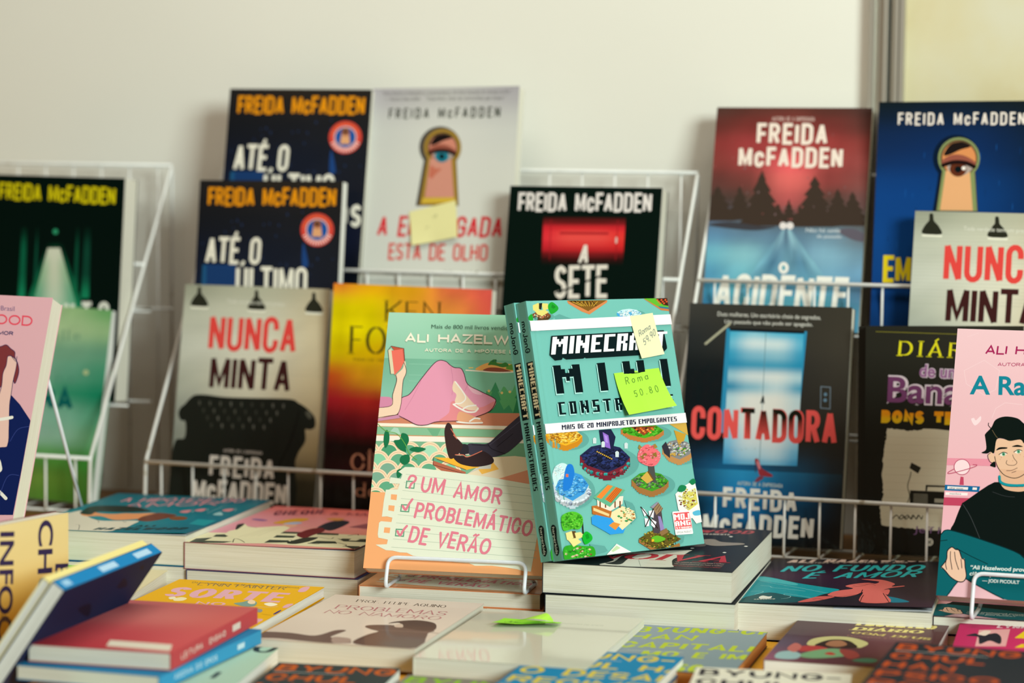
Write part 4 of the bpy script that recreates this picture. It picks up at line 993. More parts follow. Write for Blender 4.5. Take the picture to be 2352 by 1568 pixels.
["T","d0c410","c","FREIDA McFADDEN",49,2082,1448,2066,49,2267,0.15],
["G","04150f 04150f/0b5a40 0b5a40/0b5a40 0b5a40/15805a 15805a",0,346,1809,407,1805,423,1045,338,1041],
["G","04150f 04150f/0c4a38 0c4a38/0c4a38 0c4a38/15805a 15805a",0,524,1815,544,1810,559,1051,516,1049],
["G","04150f 04150f/0b4a36 0b4a36/0b4a36 0b4a36/15805a 15805a",0,1004,1831,1035,1826,1050,1072,996,1070],
["G","04150f 04150f/0c3f30 0c3f30/0c3f30 0c3f30/15805a 15805a",0,1102,1834,1174,1831,1190,1078,1095,1074],
["G","04150f 04150f 04150f/0a4a35 189060 0a4a35/0f6a48 2fa070 0f6a48/128058 4fae84 128058",0,669,1650,837,1651,1218,763,343,722],
["G","cfd6c4 cfd6c4 cfd6c4/8fb795 c5cfba 8fb795/5fa585 bccdb8 5fa585/3f9a70 8fb598 3f9a70",0,672,1586,816,1592,1094,863,482,835],
["E","2f9a70",753,1764,31,1,2,-27],
["T","d9dcd2","c","O DETENTO",-272,758,1437,830,-278,978,0.2]],
"tolle":[["G","93b083 a8c09a 8fb582 5f9f5f/8fb58c a5c29a 9fbf92 8fb585/6a9f82 74a588 6f9f84 5f957a/80ac98 8ab5a0 5f9c84 3f8f70/86b5a2 7fae98 2f8a6a 0f7858/92b9ab 8ab3a2 6fa590 4f9a7a/92b9ae 8fb5a8 7faa95 5f9f70/4f9a4a 5a9a50 4a8a3a 2f7a2c/7fa870 6f9040 5a8030 3a6a28/6a9a50 5f8a3a 4f7a2a 35621f",0.02],
["T","5d8a74","r","Eckhart Tolle",-413,1615,1067,1696,-425,1727,0.1],
["T","4f8f78","r","O PODER DO",-146,1179,1056,1236,-155,1264,0.16],
["T","0a5a58","s","AGORA",-3,923,1068,950,-32,1166,0.24],
["E","a5b88a",1173,1366,33,3,4,-29]],
"ken":[["G","e07a2c e0a210 dfa016 de6a44 d9554c/dccb00 ddc800 dd9a24 e08a3c d85648/dccb00 dccc00 d8b018 e0843c d85648/d6bc00 d8b200 d08a18 c05a28 b83a34/c8501c d89a18 dcb01c b04024 9c2a2c/a81c28 b82a24 a02028 80182a 6a1422/5a101c 7a1522 4f0f1c 36101a 2a0e14/1c0f0f 200f10 180d0d 150c0c 120b0b/2a0f12 2f1014 1f0e10 1a0d0e 150c0c/15100e 160f0d 140e0c 120c0b 100b0a/12100d 120f0c 110d0b 100b0a 0e0a09",0.04],
["T","3a3512","r","KEN",568,1945,1146,1953,561,2158,0.1],
["T","3a3512","r","FOLLETT",210,1607,1503,1625,204,1894,0.1],
["T","6a5a14","b","MAIS DE 190 MILHÕES DE LIVROS VENDIDOS",257,1542,1475,1557,256,1568,0.16],
["T","cb8f74","r","O",633,873,865,871,625,1110,0.12],
["T","cb8f74","r","CÍRCULO",287,444,1442,476,282,628,0.13],
["T","c08468","r","dos Dias",350,189,1301,218,346,333,0.12]],
"conta":[["G","3a3a36 35342f 34322c 38352d/262a2b 2f2f2c 33312b 3a362e/12191c 14191c 2c2b28 37342d/0f161a 12171a 2a2926 33302a/10171a 12171a 24241f 2a2823/12304a 1a5f8c 1a4460 23282a/0c1c28 123f60 152630 1d1d1a/0a1216 0c1214 141414 1a1916",0],
["T","d5d5cc","b","Duas mulheres. Um escritório cheio de segredos.",279,2164,1284,2156,279,2204,0.16],
["T","d5d5cc","b","Um passado que não pode ser apagado.",353,2095,1208,2090,353,2131,0.16],
["L","a9a88f",22,0,178,1891,403,2091],  # pale slanted streak: a lamp reflection drawn into the cover colours
["P","2a84ac",375,2047,1158,2041,1117,1043,362,1043],
["P","12161a",405,2050,1134,2042,1132,2018,407,2024],
["G","3fa5c5 7fbed0 4aaac8 3a9fc4/5fb0cc c9d8da c5d6d8 4fa8c8/2f93b8 7ab0c5 86b5c5 2f90b5/1f82aa 3a90b0 3f93b2 2286ac/8fbccb c9d3d4 d2d8d5 a5c8d2/1f7fa5 7fb0c2 b5ccd2 4598b8/a5c8d2 d8d9d3 dadad3 b5ced4/a9c9d2 dadad3 dcdcd5 bdd2d6/9fc5d2 d8d9d3 dadad3 b5cfd6/86b8d0 cfd6d6 d5d8d5 a5c8d5/6fb0d0 c5d3d8 cdd6d8 8fc0d5/4a9cc8 a5c8d8 b5cfda 5fa8cc/2a80b0 5fa5c8 6fb0cf 2f88b8",0,412,2017,1126,2013,1133,761,414,747],
["L","5a7f8c",6,0,761,2016,770,748],
["G","17405c 2a86b5 1f5f85 22333d/10364c 1f7ab2 154f78 1d2428/0c2230 1768a0 103f5f 1a1d1f/0a1519 0f3048 101f28 181716/0a1114 0b1114 131312 1a1917",0,128,694,1564,701,1587,-23,128,-110],
["L","6f7f8c",8,0,1319,1521,1409,1518,1416,1314,1327,1319,1319,1521],
["E","5f7f95",1366,1449,16,0,0,-17],
["E","5f7f95",1366,1394,17,1,1,-17],
["T","171c18","c","A",743,1331,786,1331,748,1416,0.2],
["T","de5450","c","CONTADORA",86,969,1497,972,80,1291,0.185],
["T","15170f","c","TADO",584,972,1169,972,571,1288,0.185,"d24c47"],
["S","9aa5a5",477,904,485,910,496,904],
["S","9aa5a5",516,879,525,886,536,880],
["S","9aa5a5",581,887,589,894,600,888],
["S","9aa5a5",623,898,632,904,643,899],
["S","9aa5a5",709,904,717,910,729,905],
["S","9aa5a5",508,831,517,838,528,832],
["S","8f3038",722,799,745,815,767,790,795,723,859,689,901,665,894,647,829,648,775,659,755,726],
["L","3a1a1c",7,0,727,788,737,683],
["S","c97a80",741,789,762,785,782,728,766,716],
["S","7a3a4a",735,599,776,648,819,635,757,589],
["T","9fb0b5","c","AUTORA DE A EMPREGADA",566,553,1006,547,567,592,0.2],
["T","dcdbd3","c","FREIDA",437,322,1152,318,433,529,0.19],
["T","dcdbd3","c","McFADDEN",253,64,1319,78,257,278,0.19]],
"banana":[["G","25251f 2a2922/1f201b 24231d/1c1d19 201f1a/1c1c18 1a1915",0.01],
["L","8f8a2a",4,0,94,2069,1282,2033],
["T","d6ce20","r","DIÁRIO",303,1844,1181,1816,316,1988,0.15],
["T","cbb9c5","o0.100","de um",500,1655,869,1640,508,1764,0.16],
["T","8c5c88","o0.000","de um",500,1655,869,1640,508,1764,0.16],
["T","d2c4cc","o0.100","Banana",205,1420,1218,1392,214,1644,0.16],
["T","6c3a62","o0.000","Banana",205,1420,1218,1392,214,1644,0.16],
["T","dd8a16","s","BONS TEMPOS",150,1220,1237,1202,155,1341,0.34,"d9b41c"],
["P","d0cbb2",208,1170,231,1167,256,1171,270,1160,294,1165,325,1160,344,1158,363,1160,385,1149,405,1148,428,1154,443,1150,451,1159,472,1156,484,1153,498,1155,508,1159,523,1159,542,1172,547,1172,571,1172,622,1171,676,1168,730,1163,788,1157,845,1155,902,1152,955,1160,1012,1148,1067,1150,1120,1152,1120,1056,1113,971,1119,868,1108,778,1111,695,1109,596,1115,513,1110,421,1111,326,1112,227,1057,227,1005,238,959,239,904,235,859,239,803,230,756,229,713,237,657,236,609,235,591,236,578,239,555,237,535,244,526,242,504,250,485,244,463,245,453,253,435,249,409,253,382,250,346,260,327,251,295,259,272,262,242,264,215,263,187,267,165,274,161,283,156,308,160,326,151,342,155,364,148,380,153,397,151,418,143,431,148,452,143,464,150,472,157,473,153,489,164,493,167,506,163,515,174,525,172,531,176,540,181,565,168,577,178,599,171,621,175,652,171,666,169,692,163,716,160,741,163,760,168,785,171,799,174,819,175,845,166,864,170,892,178,911,177,928,182,957,179,973,185,993,186,1020,192,1031,190,1051,202,1070,204,1099,204,1108,200,1134,206,1151],
["L","c0bba2",3,0,190,1091,1101,1079],
["L","c0bba2",3,0,191,1021,1101,1010],
["L","c0bba2",3,0,191,951,1102,941],
["L","c0bba2",3,0,192,881,1102,872],
["L","c0bba2",3,0,193,811,1103,803],
["L","c0bba2",3,0,193,741,1103,733],
["L","c0bba2",3,0,194,671,1104,664],
["L","c0bba2",3,0,194,601,1104,595],
["L","c0bba2",3,0,195,531,1105,526],
["L","c0bba2",3,0,196,461,1105,457],
["L","c0bba2",3,0,196,391,1106,388],
["L","c0bba2",3,0,197,321,1106,319],
["P","1d1e19",425,601,971,588,967,455,422,476],
["P","1d1e19",569,654,833,649,834,635,586,636,582,599,566,599],
["L","8f8d7c",4,0,458,569,587,566],
["L","8f8d7c",4,0,458,559,587,556],
["L","8f8d7c",4,0,458,549,587,546],
["L","8f8d7c",4,0,458,538,587,536],
["L","8f8d7c",4,0,458,528,587,526],
["L","8f8d7c",4,0,458,518,587,516],
["L","8f8d7c",4,0,458,508,587,505],
["L","8f8d7c",4,0,458,498,587,495],
["L","8f8d7c",4,0,458,488,587,485],
["P","9a9786",651,530,752,528,751,491,650,493],
["L","4a4838",8,1,433,770,424,723,402,640,421,557,412,511,389,464],
["P","2a2a24",435,858,525,813,498,757,417,806],
["L","2a2a22",8,1,265,336,302,369,340,333,376,362],
["L","2a2a22",8,1,321,337,353,371,388,334,418,363],
["L","2a2a22",8,1,377,339,404,372,436,336,459,364],
["L","2a2a22",8,1,432,340,455,373,484,337,501,365],
["L","2a2a22",8,1,487,342,505,374,532,338,542,366],
["T","7a5a80","b","Jeff Kinney",461,212,1046,201,469,272,0.16],
["E","b9b6a6",607,128,36,1,0,-36],
["L","4a4a44",8,0,590,142,623,115],
["L","4a4a44",8,0,622,143,592,111]],
"pink_l":[["T","5a4a78","b","Mais de 800 mil livros vendidos no Brasil",185,2162,1253,2157,178,2205,0.16],
["T","de4a5e","s","ALI HAZELWOOD",91,2033,1451,2025,81,2128,0.15],
["T","2c2c60","s","AUTORA DE A HIPÓTESE DO AMOR",103,1930,1284,1930,99,1967,0.2],
["S","7a3538",895,1750,1061,1806,1176,1820,1233,1840,1284,1807,1329,1778,1341,1728,1378,1674,1404,1592,1386,1490,1347,1543,1294,1512,1249,1445,1113,1391,941,1520],
["L","2a2050",6,1,895,1750,1061,1806,1176,1820,1233,1840,1284,1807,1329,1778,1341,1728,1378,1674,1404,1592,1386,1490,1347,1543,1294,1512,1249,1445,1113,1391,941,1520,895,1750],
["P","122055",1351,1372,1370,1383,1471,1301,1599,1162,1605,1053,1594,308,614,239,507,755,1050,973],
["S","e3bdb2",1025,1293,1218,1305,1261,1436,1253,1575,1270,1650,1268,1724,1280,1739,1310,1736,1361,1697,1370,1627,1364,1507,1369,1387,1373,1286,1406,1086,1424,942,1374,902,1061,919],
["L","2a2050",6,1,1025,1293,1218,1305,1261,1436,1253,1575,1270,1650,1268,1724,1280,1739,1310,1736,1361,1697,1370,1627,1364,1507,1369,1387,1373,1286,1406,1086,1424,942,1374,902,1061,919,1025,1293],
["L","e6e6dc",29,1,1117,1124,1306,1154,1417,1179],
["S","e6e6dc",1187,772,1344,809,1399,749,1398,677,1213,637],
["L","e6e6dc",29,1,1132,559,1369,530,1500,449],
["L","3a4a90",4,1,1440,961,1495,1074,1595,1107],
["L","3a4a90",4,1,1421,363,1473,637,1584,662],
["L","2a2050",5,1,1298,1744,1357,1692,1358,1738]],
"ali_p":[["G","dfb9bf dfb7bd/dcb0b7 dcb0b7/dfa9b3 dba5b0/dcb2ba dcb0b8",0],
["L","e3c3c8",4,0,82,1932,243,2030,375,1944,355,1777,266,1724,110,1817,82,1932],
["L","e3c3c8",4,0,342,1530,367,1613,441,1666,581,1656],
["L","e3c3c8",4,0,87,2233,118,2243,179,2270],
["S","e6cdd2",172,1510,195,1523,212,1503,248,1542,251,1501,207,1458],
["T","9a2052","s","ALI HAZELWOOD",244,2082,1326,2101,249,2165,0.17],
["T","a83a62","s","AUTORA DE A HIPÓTESE DO AMOR",356,1984,1308,2001,357,2015,0.16],
["T","127a8e","B","A Razão do Amor",144,1732,1846,1767,138,1886,0.16],
["P","d98a9c",-1,1166,932,1193,936,1133,0,1105],
["E","e8cdd2",128,1095,65,3,5,-66],
["L","b04a66",6,0,193,1098,192,1081,186,1065,177,1051,164,1039,149,1032,133,1029,116,1030,99,1036,85,1046,74,1059,66,1075,63,1092,63,1109,69,1125,78,1140,91,1151,106,1158,123,1161,140,1160,156,1154,170,1144,181,1131,189,1115,193,1098],
["L","b04a66",7,1,65,1075,20,1045,29,1033,128,1063,226,1100,248,1119,216,1120],
["P","b5405c",123,1013,147,1010,154,942,118,942],
["P","b5405c",-44,828,220,833,146,764,-39,760],
["P","0f5f92",-53,936,288,937,281,889,-49,888],
["P","dfd9d6",22,925,192,925,190,903,21,902],
["P","dfd9d6",229,926,264,926,263,906,227,905],
["P","e0a5b2",-49,887,279,888,250,841,-45,837],
["P","eadfdf",10,873,192,876,190,854,10,850],
["T","2a2a40","b","other voices",36,903,151,904,36,920,0.16],
["T","4a3a44","b","mandisca",44,856,138,858,44,871,0.16],
["S","d9b295",384,1320,416,1354,509,1342,601,1355,694,1335,717,1215,700,1125,636,1057,562,1021,484,1041,422,1102,389,1198],
["S","d9b295",334,1211,363,1237,389,1198,393,1141,357,1156],
["P","d3a88a",434,1095,672,1091,714,917,573,861,452,951],
["L","1a1512",6,1,389,1198,404,1142,435,1087,484,1041,562,1023,629,1053,700,1133],
["L","1a1512",5,1,352,1228,330,1203,353,1151,393,1141],
["S","0b1512",300,1356,298,1389,344,1448,374,1515,449,1547,550,1536,607,1493,695,1432,755,1338,737,1272,695,1319,640,1348,618,1323,586,1354,502,1338,447,1355,394,1344,382,1230,351,1237,325,1221,278,1226,315,1259],
["S","0b1512",355,1123,391,1157,403,1109,372,1112],
["L","0b1512",6,1,340,1440,319,1463,318,1484],
["L","6a5a40",4,1,353,1424,384,1377,400,1361],
["S","0f1210",396,1251,421,1279,483,1282,480,1271,430,1263],
["S","0f1210",521,1290,566,1308,613,1294,567,1290],
["S","e6ddd0",426,1217,455,1238,485,1228,457,1205],
["E","5fa582",459,1222,14,0,1,-15],
["E","12201a",459,1222,6,0,1,-6],
["L","141210",6,1,422,1217,455,1239,488,1231],
["S","e6ddd0",545,1245,575,1266,604,1256,577,1233],
["E","5fa582",579,1250,14,0,1,-15],
["E","12201a",579,1250,5,0,0,-6],
["L","141210",6,1,542,1245,575,1267,607,1259],
["L","3a2a20",4,1,533,1221,547,1190,572,1159,555,1134,509,1131,486,1146,491,1171],
["L","4a2a24",4,1,493,1083,535,1088,579,1111],
["L","4a2a24",4,1,536,1068,570,1082],
["E","b5806a",436,1176,3,0,1,-3],
["E","b5806a",537,1169,3,0,0,-3],
["E","b5806a",594,1225,3,0,1,-4],
["E","b5806a",626,1210,3,0,0,-3],
["E","b5806a",443,1193,3,0,0,-4],
["S","0b1412",403,980,488,927,570,910,651,919,768,976,1052,907,1131,261,730,326,606,385,316,493,89,538,103,624,149,775,179,807],
["L","148a96",22,1,439,1030,452,984,518,962,639,967,766,1001],
["L","0a3038",4,1,433,1022,444,975,519,949,640,954],
["L","33383a",6,1,161,776,230,674,316,501],
["L","2c3032",5,1,393,896,492,867,574,863],
["S","0b5c64",-49,470,1,514,35,550,109,546,316,493,605,406,730,330,1011,295,1031,-42,753,-12,544,7,304,115,220,155,165,122,86,-2,-11,-8],
["L","06282c",8,1,-49,466,1,514,35,550,109,546,316,493,605,406,730,330],
["L","06282c",7,1,86,-2,165,122,220,155,304,115,544,7],
["L","06282c",6,1,136,402,254,346,396,288],
["L","06282c",6,1,-7,456,54,468],
["S","dfb9a0",22,240,61,304,62,372,83,403,103,410,129,393,158,386,184,325,208,318,211,268,232,177,213,132,169,127,106,160,53,215],
["L","1a1220",8,1,22,240,61,304,62,372,83,403,103,410,129,393,158,386,184,325,208,309,217,251,232,177,213,132,169,127,106,160,53,215,22,240],
["L","2a1a28",6,1,89,373,93,310,113,224],
["L","2a1a28",6,1,122,371,135,305,166,227],
["L","2a1a28",6,1,64,334,57,266,70,221],
["L","2a1a28",6,1,179,316,191,241],
["T","d2dcd8","B","“Ali Hazelwood prova que a",258,237,847,246,261,269,0.16],
["T","d2dcd8","B","ciência pode ser sexy.”",256,185,763,194,259,216,0.16],
["T","d2dcd8","B","— JODI PICOULT",363,136,661,139,363,162,0.16]],
"diva":[["G","22262e 262a32 24262c/1e2329 22262d 23252a/1c2127 1f2329 202227/16302f 1d2126 1e2024",0],
["T","ad4a50","s","ALI HAZELWOOD",97,1819,1447,2030,115,2011,0.16],
["T","b5aca6","s","AUTORA DE AMOR TEORICAMENTE",443,1772,1273,1889,437,1848,0.2],
["S","8f8780",1105,1393,1084,1572,1171,1626,1269,1497,1441,1493,1475,1430,1405,1358,1231,1270],
["S","5f5a58",833,1364,1058,1501,1162,1229,965,1164],
["S","d9d9d2",1363,938,1374,971,1396,949,1383,916],
["S","d9d9d2",1488,1325,1500,1359,1522,1337,1509,1302],
["S","d9d9d2",1277,1813,1289,1849,1312,1825,1299,1789],
["S","d9d9d2",1058,1075,1069,1108,1092,1086,1079,1052],
["S","c9c9bd",489,4,531,151,552,269,509,425,592,655,834,852,1075,973,1080,892,1064,694,1021,452,1058,213,1069,69,727,-5],
["S","2a2f2f",516,90,571,220,580,535,691,629,653,359,646,78],
["L","8a8a80",5,1,750,334,829,28],
["L","8a8a80",4,1,827,220,1005,195],
["T","b0323e","r","NOIVA",311,314,1467,430,367,656,0.16],
["T","c9a59a","b","“Um romance paranormal com humor e conflitos”",1064,315,1481,341,1059,363,0.16],
["T","c9a59a","b","“Um romance paranormal com humor e conflitos”",1069,228,1480,247,1064,276,0.16],
["T","b5504c","b","“Um romance paranormal com humor e conflitos”",1075,141,1480,154,1069,189,0.16]],
"nof":[["G","26201f 1e1a22 1c1a1e/241c28 221a28 1e1a1e/3a2238 331f33 221a20/2c1c30 2a1c2e 2a1c28/16282c 20202a 2f1f2c/132a2c 251d28 352030",0],
["S","0f8a96",6,1316,133,1285,365,1053,628,856,774,752,720,595,643,449,588,264,487,84,12,-37,7,357,-1,907],
["S","0b4a50",68,321,212,522,404,370,589,256,517,89,19,-36,34,228],
["S","3fa5ac",8,1301,117,1282,368,1030,375,913,191,1029,21,1148],
["L","a5d5d5",4,1,52,1104,217,961,394,823,571,664,702,547],
["L","a5d5d5",4,1,84,872,170,828,202,772,328,721,497,631],
["L","a5d5d5",4,1,42,552,126,577,151,536,97,393],
["L","a5d5d5",4,1,582,316,445,420,360,475,342,428,404,370,400,281,345,229],
["S","0f6f86",1175,459,1262,428,1380,284,1386,215,1237,194],
["T","cdb5a8","s","ALI HAZELWOOD",147,2120,1413,2370,172,2324,0.2],
["T","8f857c","s","AUTORA DE A HIPÓTESE DO AMOR",329,2113,1231,2256,333,2187,0.25],
["T","2fa8ae","h","NO FUNDO",163,1610,1393,1850,185,1958,0.12],
["T","2fa8ae","h","É AMOR",400,1259,1371,1501,437,1598,0.12],
["S","cb6560",704,467,733,619,801,720,885,810,806,928,876,1055,980,1130,1047,1093,1069,1200,984,1259,907,1311,1026,1318,1110,1277,1212,1107,1197,960,1290,1020,1295,974,1192,881,1145,710,1251,196,1005,160,985,633,933,491,837,379,740,419],
["S","c05a55",585,286,651,384,775,379,633,140,499,77],
["S","c9605c",1128,721,1174,819,1199,754,1198,551,1161,613],
["L","1d1216",7,1,869,890,935,946,1004,1049,1055,1010],
["L","1d1216",7,1,968,766,967,540,903,487,799,374],
["L","1d1216",7,1,1002,501,999,368,1005,160],
["L","1d1216",7,1,1154,612,1237,194],
["L","1d1216",7,1,868,983,949,1041,1022,1108],
["L","1d1216",7,1,608,223,648,273,701,215],
["S","d5d5cc",153,267,174,346,226,309,254,326,253,224,209,201,171,195],
["T","b5bab0","s","ARQUEIRO",126,132,298,178,124,175,0.2]],
"teal":[["G","0d5f70 0f6473 0d5c70/0f6876 10707e 0f6478/128290 14808c 106a80/0e6c7c 0f7080 0d6478",0],
["T","d58a92","h","A HIPÓTESE DO",242,1771,1381,2092,202,2009,0.09],
["T","d58a92","h","AMOR",413,1427,1215,1844,355,1684,0.09],
["L","c98f96",8,1,594,1517,863,1796,1189,1913],
["S","cf8088",1030,1312,1044,1422,1098,1452,1115,1284],
["L","9fc5c5",4,0,1048,1411,1110,1468,1156,1322],
["S","cf8088",1131,1438,1146,1548,1200,1578,1217,1409],
["L","9fc5c5",4,0,1150,1537,1212,1595,1258,1447],
["S","cf8088",1381,1517,1396,1629,1451,1659,1466,1488],
["L","9fc5c5",4,0,1401,1617,1464,1675,1508,1527],
["L","8fb8bc",6,0,1309,1309,1299,1743],
["S","8fb8bc",1389,1243,1395,1429,1486,1243],
["P","1a8f9a",1396,594,1358,933,1554,894,1580,509],
["L","0a5a68",4,1,1049,629,1141,834,1212,1126],
["S","d5d0be",-76,567,59,911,116,1113,207,958,385,713,536,595,682,618,871,678,906,468,925,246,897,97,807,-26,269,-294],
["S","d9925f",209,898,254,1065,354,1005,487,998,584,1078,671,1093,864,1179,863,984,851,831,737,706,619,680,430,847,312,797],
["S","16241f",178,948,122,1177,96,1370,184,1475,420,1525,583,1450,756,1287,709,1228,516,1130,297,1097,306,898],
["S","6b3a2a",852,713,810,908,830,1065,861,1197,959,1185,1075,1124,1074,961,1030,769,964,660],
["E","7a4a2a",1166,931,80,25,45,-116],
["L","2a2420",5,1,448,673,535,554,560,474],
["L","2a2420",5,1,745,620,792,548,787,604],
["L","2a2420",5,1,412,312,466,271,582,-30],
["L","2a2420",5,1,686,70,704,176,830,132],
["T","17383e","s","ALI",980,309,1151,351,967,430,0.2],
["T","17383e","s","HAZELWOOD",679,45,1497,202,687,216,0.2]],
"pink":[["G","d4706c d66a60 d8685c/d28a96 d58a8c d97f72/d290a0 d89490 dc8a78/d08a9c d8948e dc8c7a",0],
["T","5f2a3c","h","CHEQUE",188,1726,634,1969,120,1995,0.1],
["T","5f2a3c","h","& MATE",695,1929,1216,2025,661,2079,0.1],
["L","6a3040",8,1,159,1840,369,1802,498,1959,638,1958],
["L","6a3040",8,1,752,2030,920,1946,1068,1973],
["L","e3b5aa",11,0,126,2208,239,2209],
["L","e3b5aa",11,0,377,2297,490,2298],
["L","e3b5aa",11,0,545,2356,658,2357],
["L","e3b5aa",11,0,714,2416,826,2417],
["S","7a5a90",95,1412,123,1470,251,1425,222,1355],
["P","d9d5b0",-55,545,273,615,636,831,1509,854,1775,301,1640,-55,1579,26,717,147,16,-74],
["P","343d34",117,471,250,539,249,362,133,344],
["P","343d34",31,205,150,301,149,110,54,-40],
["P","343d34",156,113,401,155,353,58,38,-45],
["P","343d34",636,831,832,854,807,750,641,720],
["P","343d34",647,611,825,628,841,513,661,478],
["P","343d34",676,347,894,368,902,253,687,179],
["P","343d34",938,879,1153,870,1174,782,982,755],
["P","343d34",1231,593,1511,636,1560,438,1343,443],
["P","343d34",1103,414,1274,419,1334,296,1075,228],
["P","343d34",1432,183,1577,181,1654,52,1579,1],
["P","343d34",300,546,466,575,463,491,319,453],
["S","dcd7b2",191,497,154,691,176,841,88,1089,130,1144,204,1024,313,975,503,1140,590,1112,621,968,638,635,570,419,376,352,286,403],
["L","5a5038",5,1,214,998,279,992,323,950],
["L","a9a584",4,0,358,400,421,927],
["L","a9a584",4,0,404,438,453,961],
["L","a9a584",4,0,451,476,485,995],
["L","a9a584",4,0,498,515,517,1029],
["S","242826",108,991,84,1099,130,1144,184,844,176,795],
["S","d9a48c",468,1233,560,1354,636,1146,599,1075],
["L","d9a48c",15,1,617,1198,769,1077,848,1133],
["S","cf9a2c",365,1268,390,1444,449,1585,522,1635,601,1608,576,1437,475,1265],
["S","9fb0d0",467,1262,541,1407,622,1358,569,1257],
["S","2a2d36",851,1123,829,1389,854,1576,931,1645,1020,1557,1043,1317,1025,1034,947,1053],
["S","c98a4a",746,1677,793,1754,906,1745,898,1609,805,1613],
["S","6b2028",815,669,794,885,818,1065,887,1147,974,977,959,719,943,521],
["S","2f332c",886,226,913,483,972,586,1051,585,1050,368,986,187],
["L","2a2a24",8,1,420,108,364,293,429,261,523,133],
["L","2a2a24",8,1,1026,632,1177,547,1183,631],
["L","2a2a24",8,1,1069,268,1170,224,1176,305],
["L","2a2a24",8,1,1314,353,1439,237,1441,134],
["L","2a2a24",8,1,832,347,869,414],
["L","2a2a24",8,1,1274,773,1322,889,1351,827]],
"sorte":[["G","e0ab14 e2ad14/dfa810 e0aa12",0],
["T","5f5a44","b","Da mesma autora de Melhor do que nos filmes",169,1888,1145,1907,156,1954,0.16],
["T","6a6458","s","LYNN PAINTER",250,1800,1051,1805,227,1943,0.07],
["T","dba8b6","s","SORTE",145,1231,1192,1230,106,1672,0.17],
["T","dba8b6","s","NO",549,949,803,962,527,1093,0.17],
["T","dba8b6","s","AMOR",1018,289,1329,285,1002,525,0.17],
["S","dba8b6",1186,1759,1162,1958,1216,1998,1246,1778],
["S","7a9a90",848,1083,893,1161,931,1259,1010,1196,1050,1037,991,977],
["S","e8d0b0",937,1174,924,1279,974,1251,1016,1134,986,1103],
["S","f0ead0",1095,1136,1126,1210,1212,1150,1180,1055],
["S","dba8b6",1294,1026,1284,1172,1329,1207,1344,1042],
["S","8f9090",1090,922,1161,902,1193,787,1151,795],
["S","3a2f7a",1312,740,1311,906,1328,902,1333,747],
["S","e8dcb0",291,1153,328,1229,394,1184,395,1075,329,1055],
["S","e8e0c0",232,1178,261,1231,306,1157,277,1104],
["L","eadfc0",7,1,1034,990,1157,1006,1244,1054],
["L","7a5a1c",5,0,1226,715,1317,681]],
"prob":[["G","d2c4b5 d8cabd d6c9bd/d6c8ba d9cbbe d6c8bb/d0c0b2 d5c8ba cfc0b3",0],
["L","e6dccf",6,0,-13,1981,-19,396],
["T","57483f","r","PROF. FELIPE AQUINO",273,1697,1067,1678,256,1809,0.07],
["T","b5757a","r","PROBLEMAS",200,1358,1162,1352,182,1530,0.075],
["T","b5757a","r","NO NAMORO",179,1147,1164,1154,182,1291,0.075],
["S","6b5650",-97,230,-9,268,209,284,428,241,509,486,593,513,572,357,565,217,678,209,782,63,587,-1,202,52,15,36],
["S","a58f85",582,223,648,244,734,204,766,57,652,20],
["S","5f4c47",688,701,709,780,861,830,966,793,1138,778,1261,724,1243,615,1276,451,1336,45,1040,-8,799,68,801,387,849,551,774,611],
["S","4a3835",824,886,858,984,971,1076,1085,1074,1191,987,1254,760,1184,689,1044,723,970,780,901,940],
["S","c9b5a5",895,841,932,902,981,774,920,763],
["L","8a766c",9,1,831,606,1020,621,1240,624],
["L","7a6860",8,0,1194,655,1351,623],
["L","3f302d",7,0,805,183,852,542]],
"encontro":[["G","4a2c33 50303a 5a343c 4f2c30/46303a 4f2d36 6a3c44 4a262a/5a4a5c 4f2c33 5a3034 46221f/8a4a60 553038 4a2620 3f2c20",0],
["T","ddd07a","r","ENCONTRO",481,1561,1117,1600,497,1734,0.2],
["T","ddd07a","r","DIÁRIO",479,1362,1039,1396,496,1502,0.22],
["T","d5c46a","r","COM DEUS",486,1218,1124,1153,505,1307,0.2],
["T","9a6a62","b","Mensagens e reflexões",480,1095,1046,1093,478,1143,0.16],
["S","bdb87e",218,744,244,918,352,1041,494,1062,614,976,681,859,658,712,604,661,272,624],
["S","2c1a16",309,614,318,793,388,921,494,934,573,821,605,648],
["S","9a6a4c",367,703,388,864,463,900,528,759,464,645],
["S","a83a38",191,573,306,636,407,556,319,435,211,398],
["S","6f9a70",230,226,303,430,424,562,531,554,613,403,521,260,345,156],
["S","8fb0b0",63,124,68,303,152,377,240,274,234,95,119,56],
["S","a83a30",411,355,443,433,497,363,469,317],
["S","8a3a34",497,542,612,537,683,339,612,226],
["S","b5655c",105,451,128,689,200,576,184,344],
["S","3f6a50",645,173,741,293,832,259,796,138]],
"lynn":[["G","b82c60 c02c5c b5264f/b52a5c c43062 bc2a55/a8264f b52a58 b02850",0],
["T","e8c9d2","s","LYNN PAINTER",297,1779,1004,1872,306,1910,0.16],
["T","e0c41c","s","APOSTA",453,1377,1096,1390,498,1734,0.26],
["T","e0c41c","s","DE AMOR",471,1015,1097,1073,518,1166,0.26],
["P","d9a0a0",165,1646,408,1755,401,1039,170,968],
["S","20242c",77,1379,142,1494,181,1435,257,1506,309,1546,351,1393,354,1116,271,1228,200,1068,177,1339,131,1372],
["S","e0d0c0",170,1479,207,1625,261,1613,226,1425]],
"red":[["G","a5555a b5605f bd5c5c/b86064 c46c68 c4605c/ad404a b84a50 c45558/a0323c b03c44 c24e52",0],
["P","d5cfbf",510,296,1002,277,1069,60,566,96]],
"mint":[["G","b0cdb5 a5c5b0/a5c0ac 9fbfae",0],
["L","2a363c",47,1,1132,1790,1098,1635,1019,1644,990,1762,1026,1844],
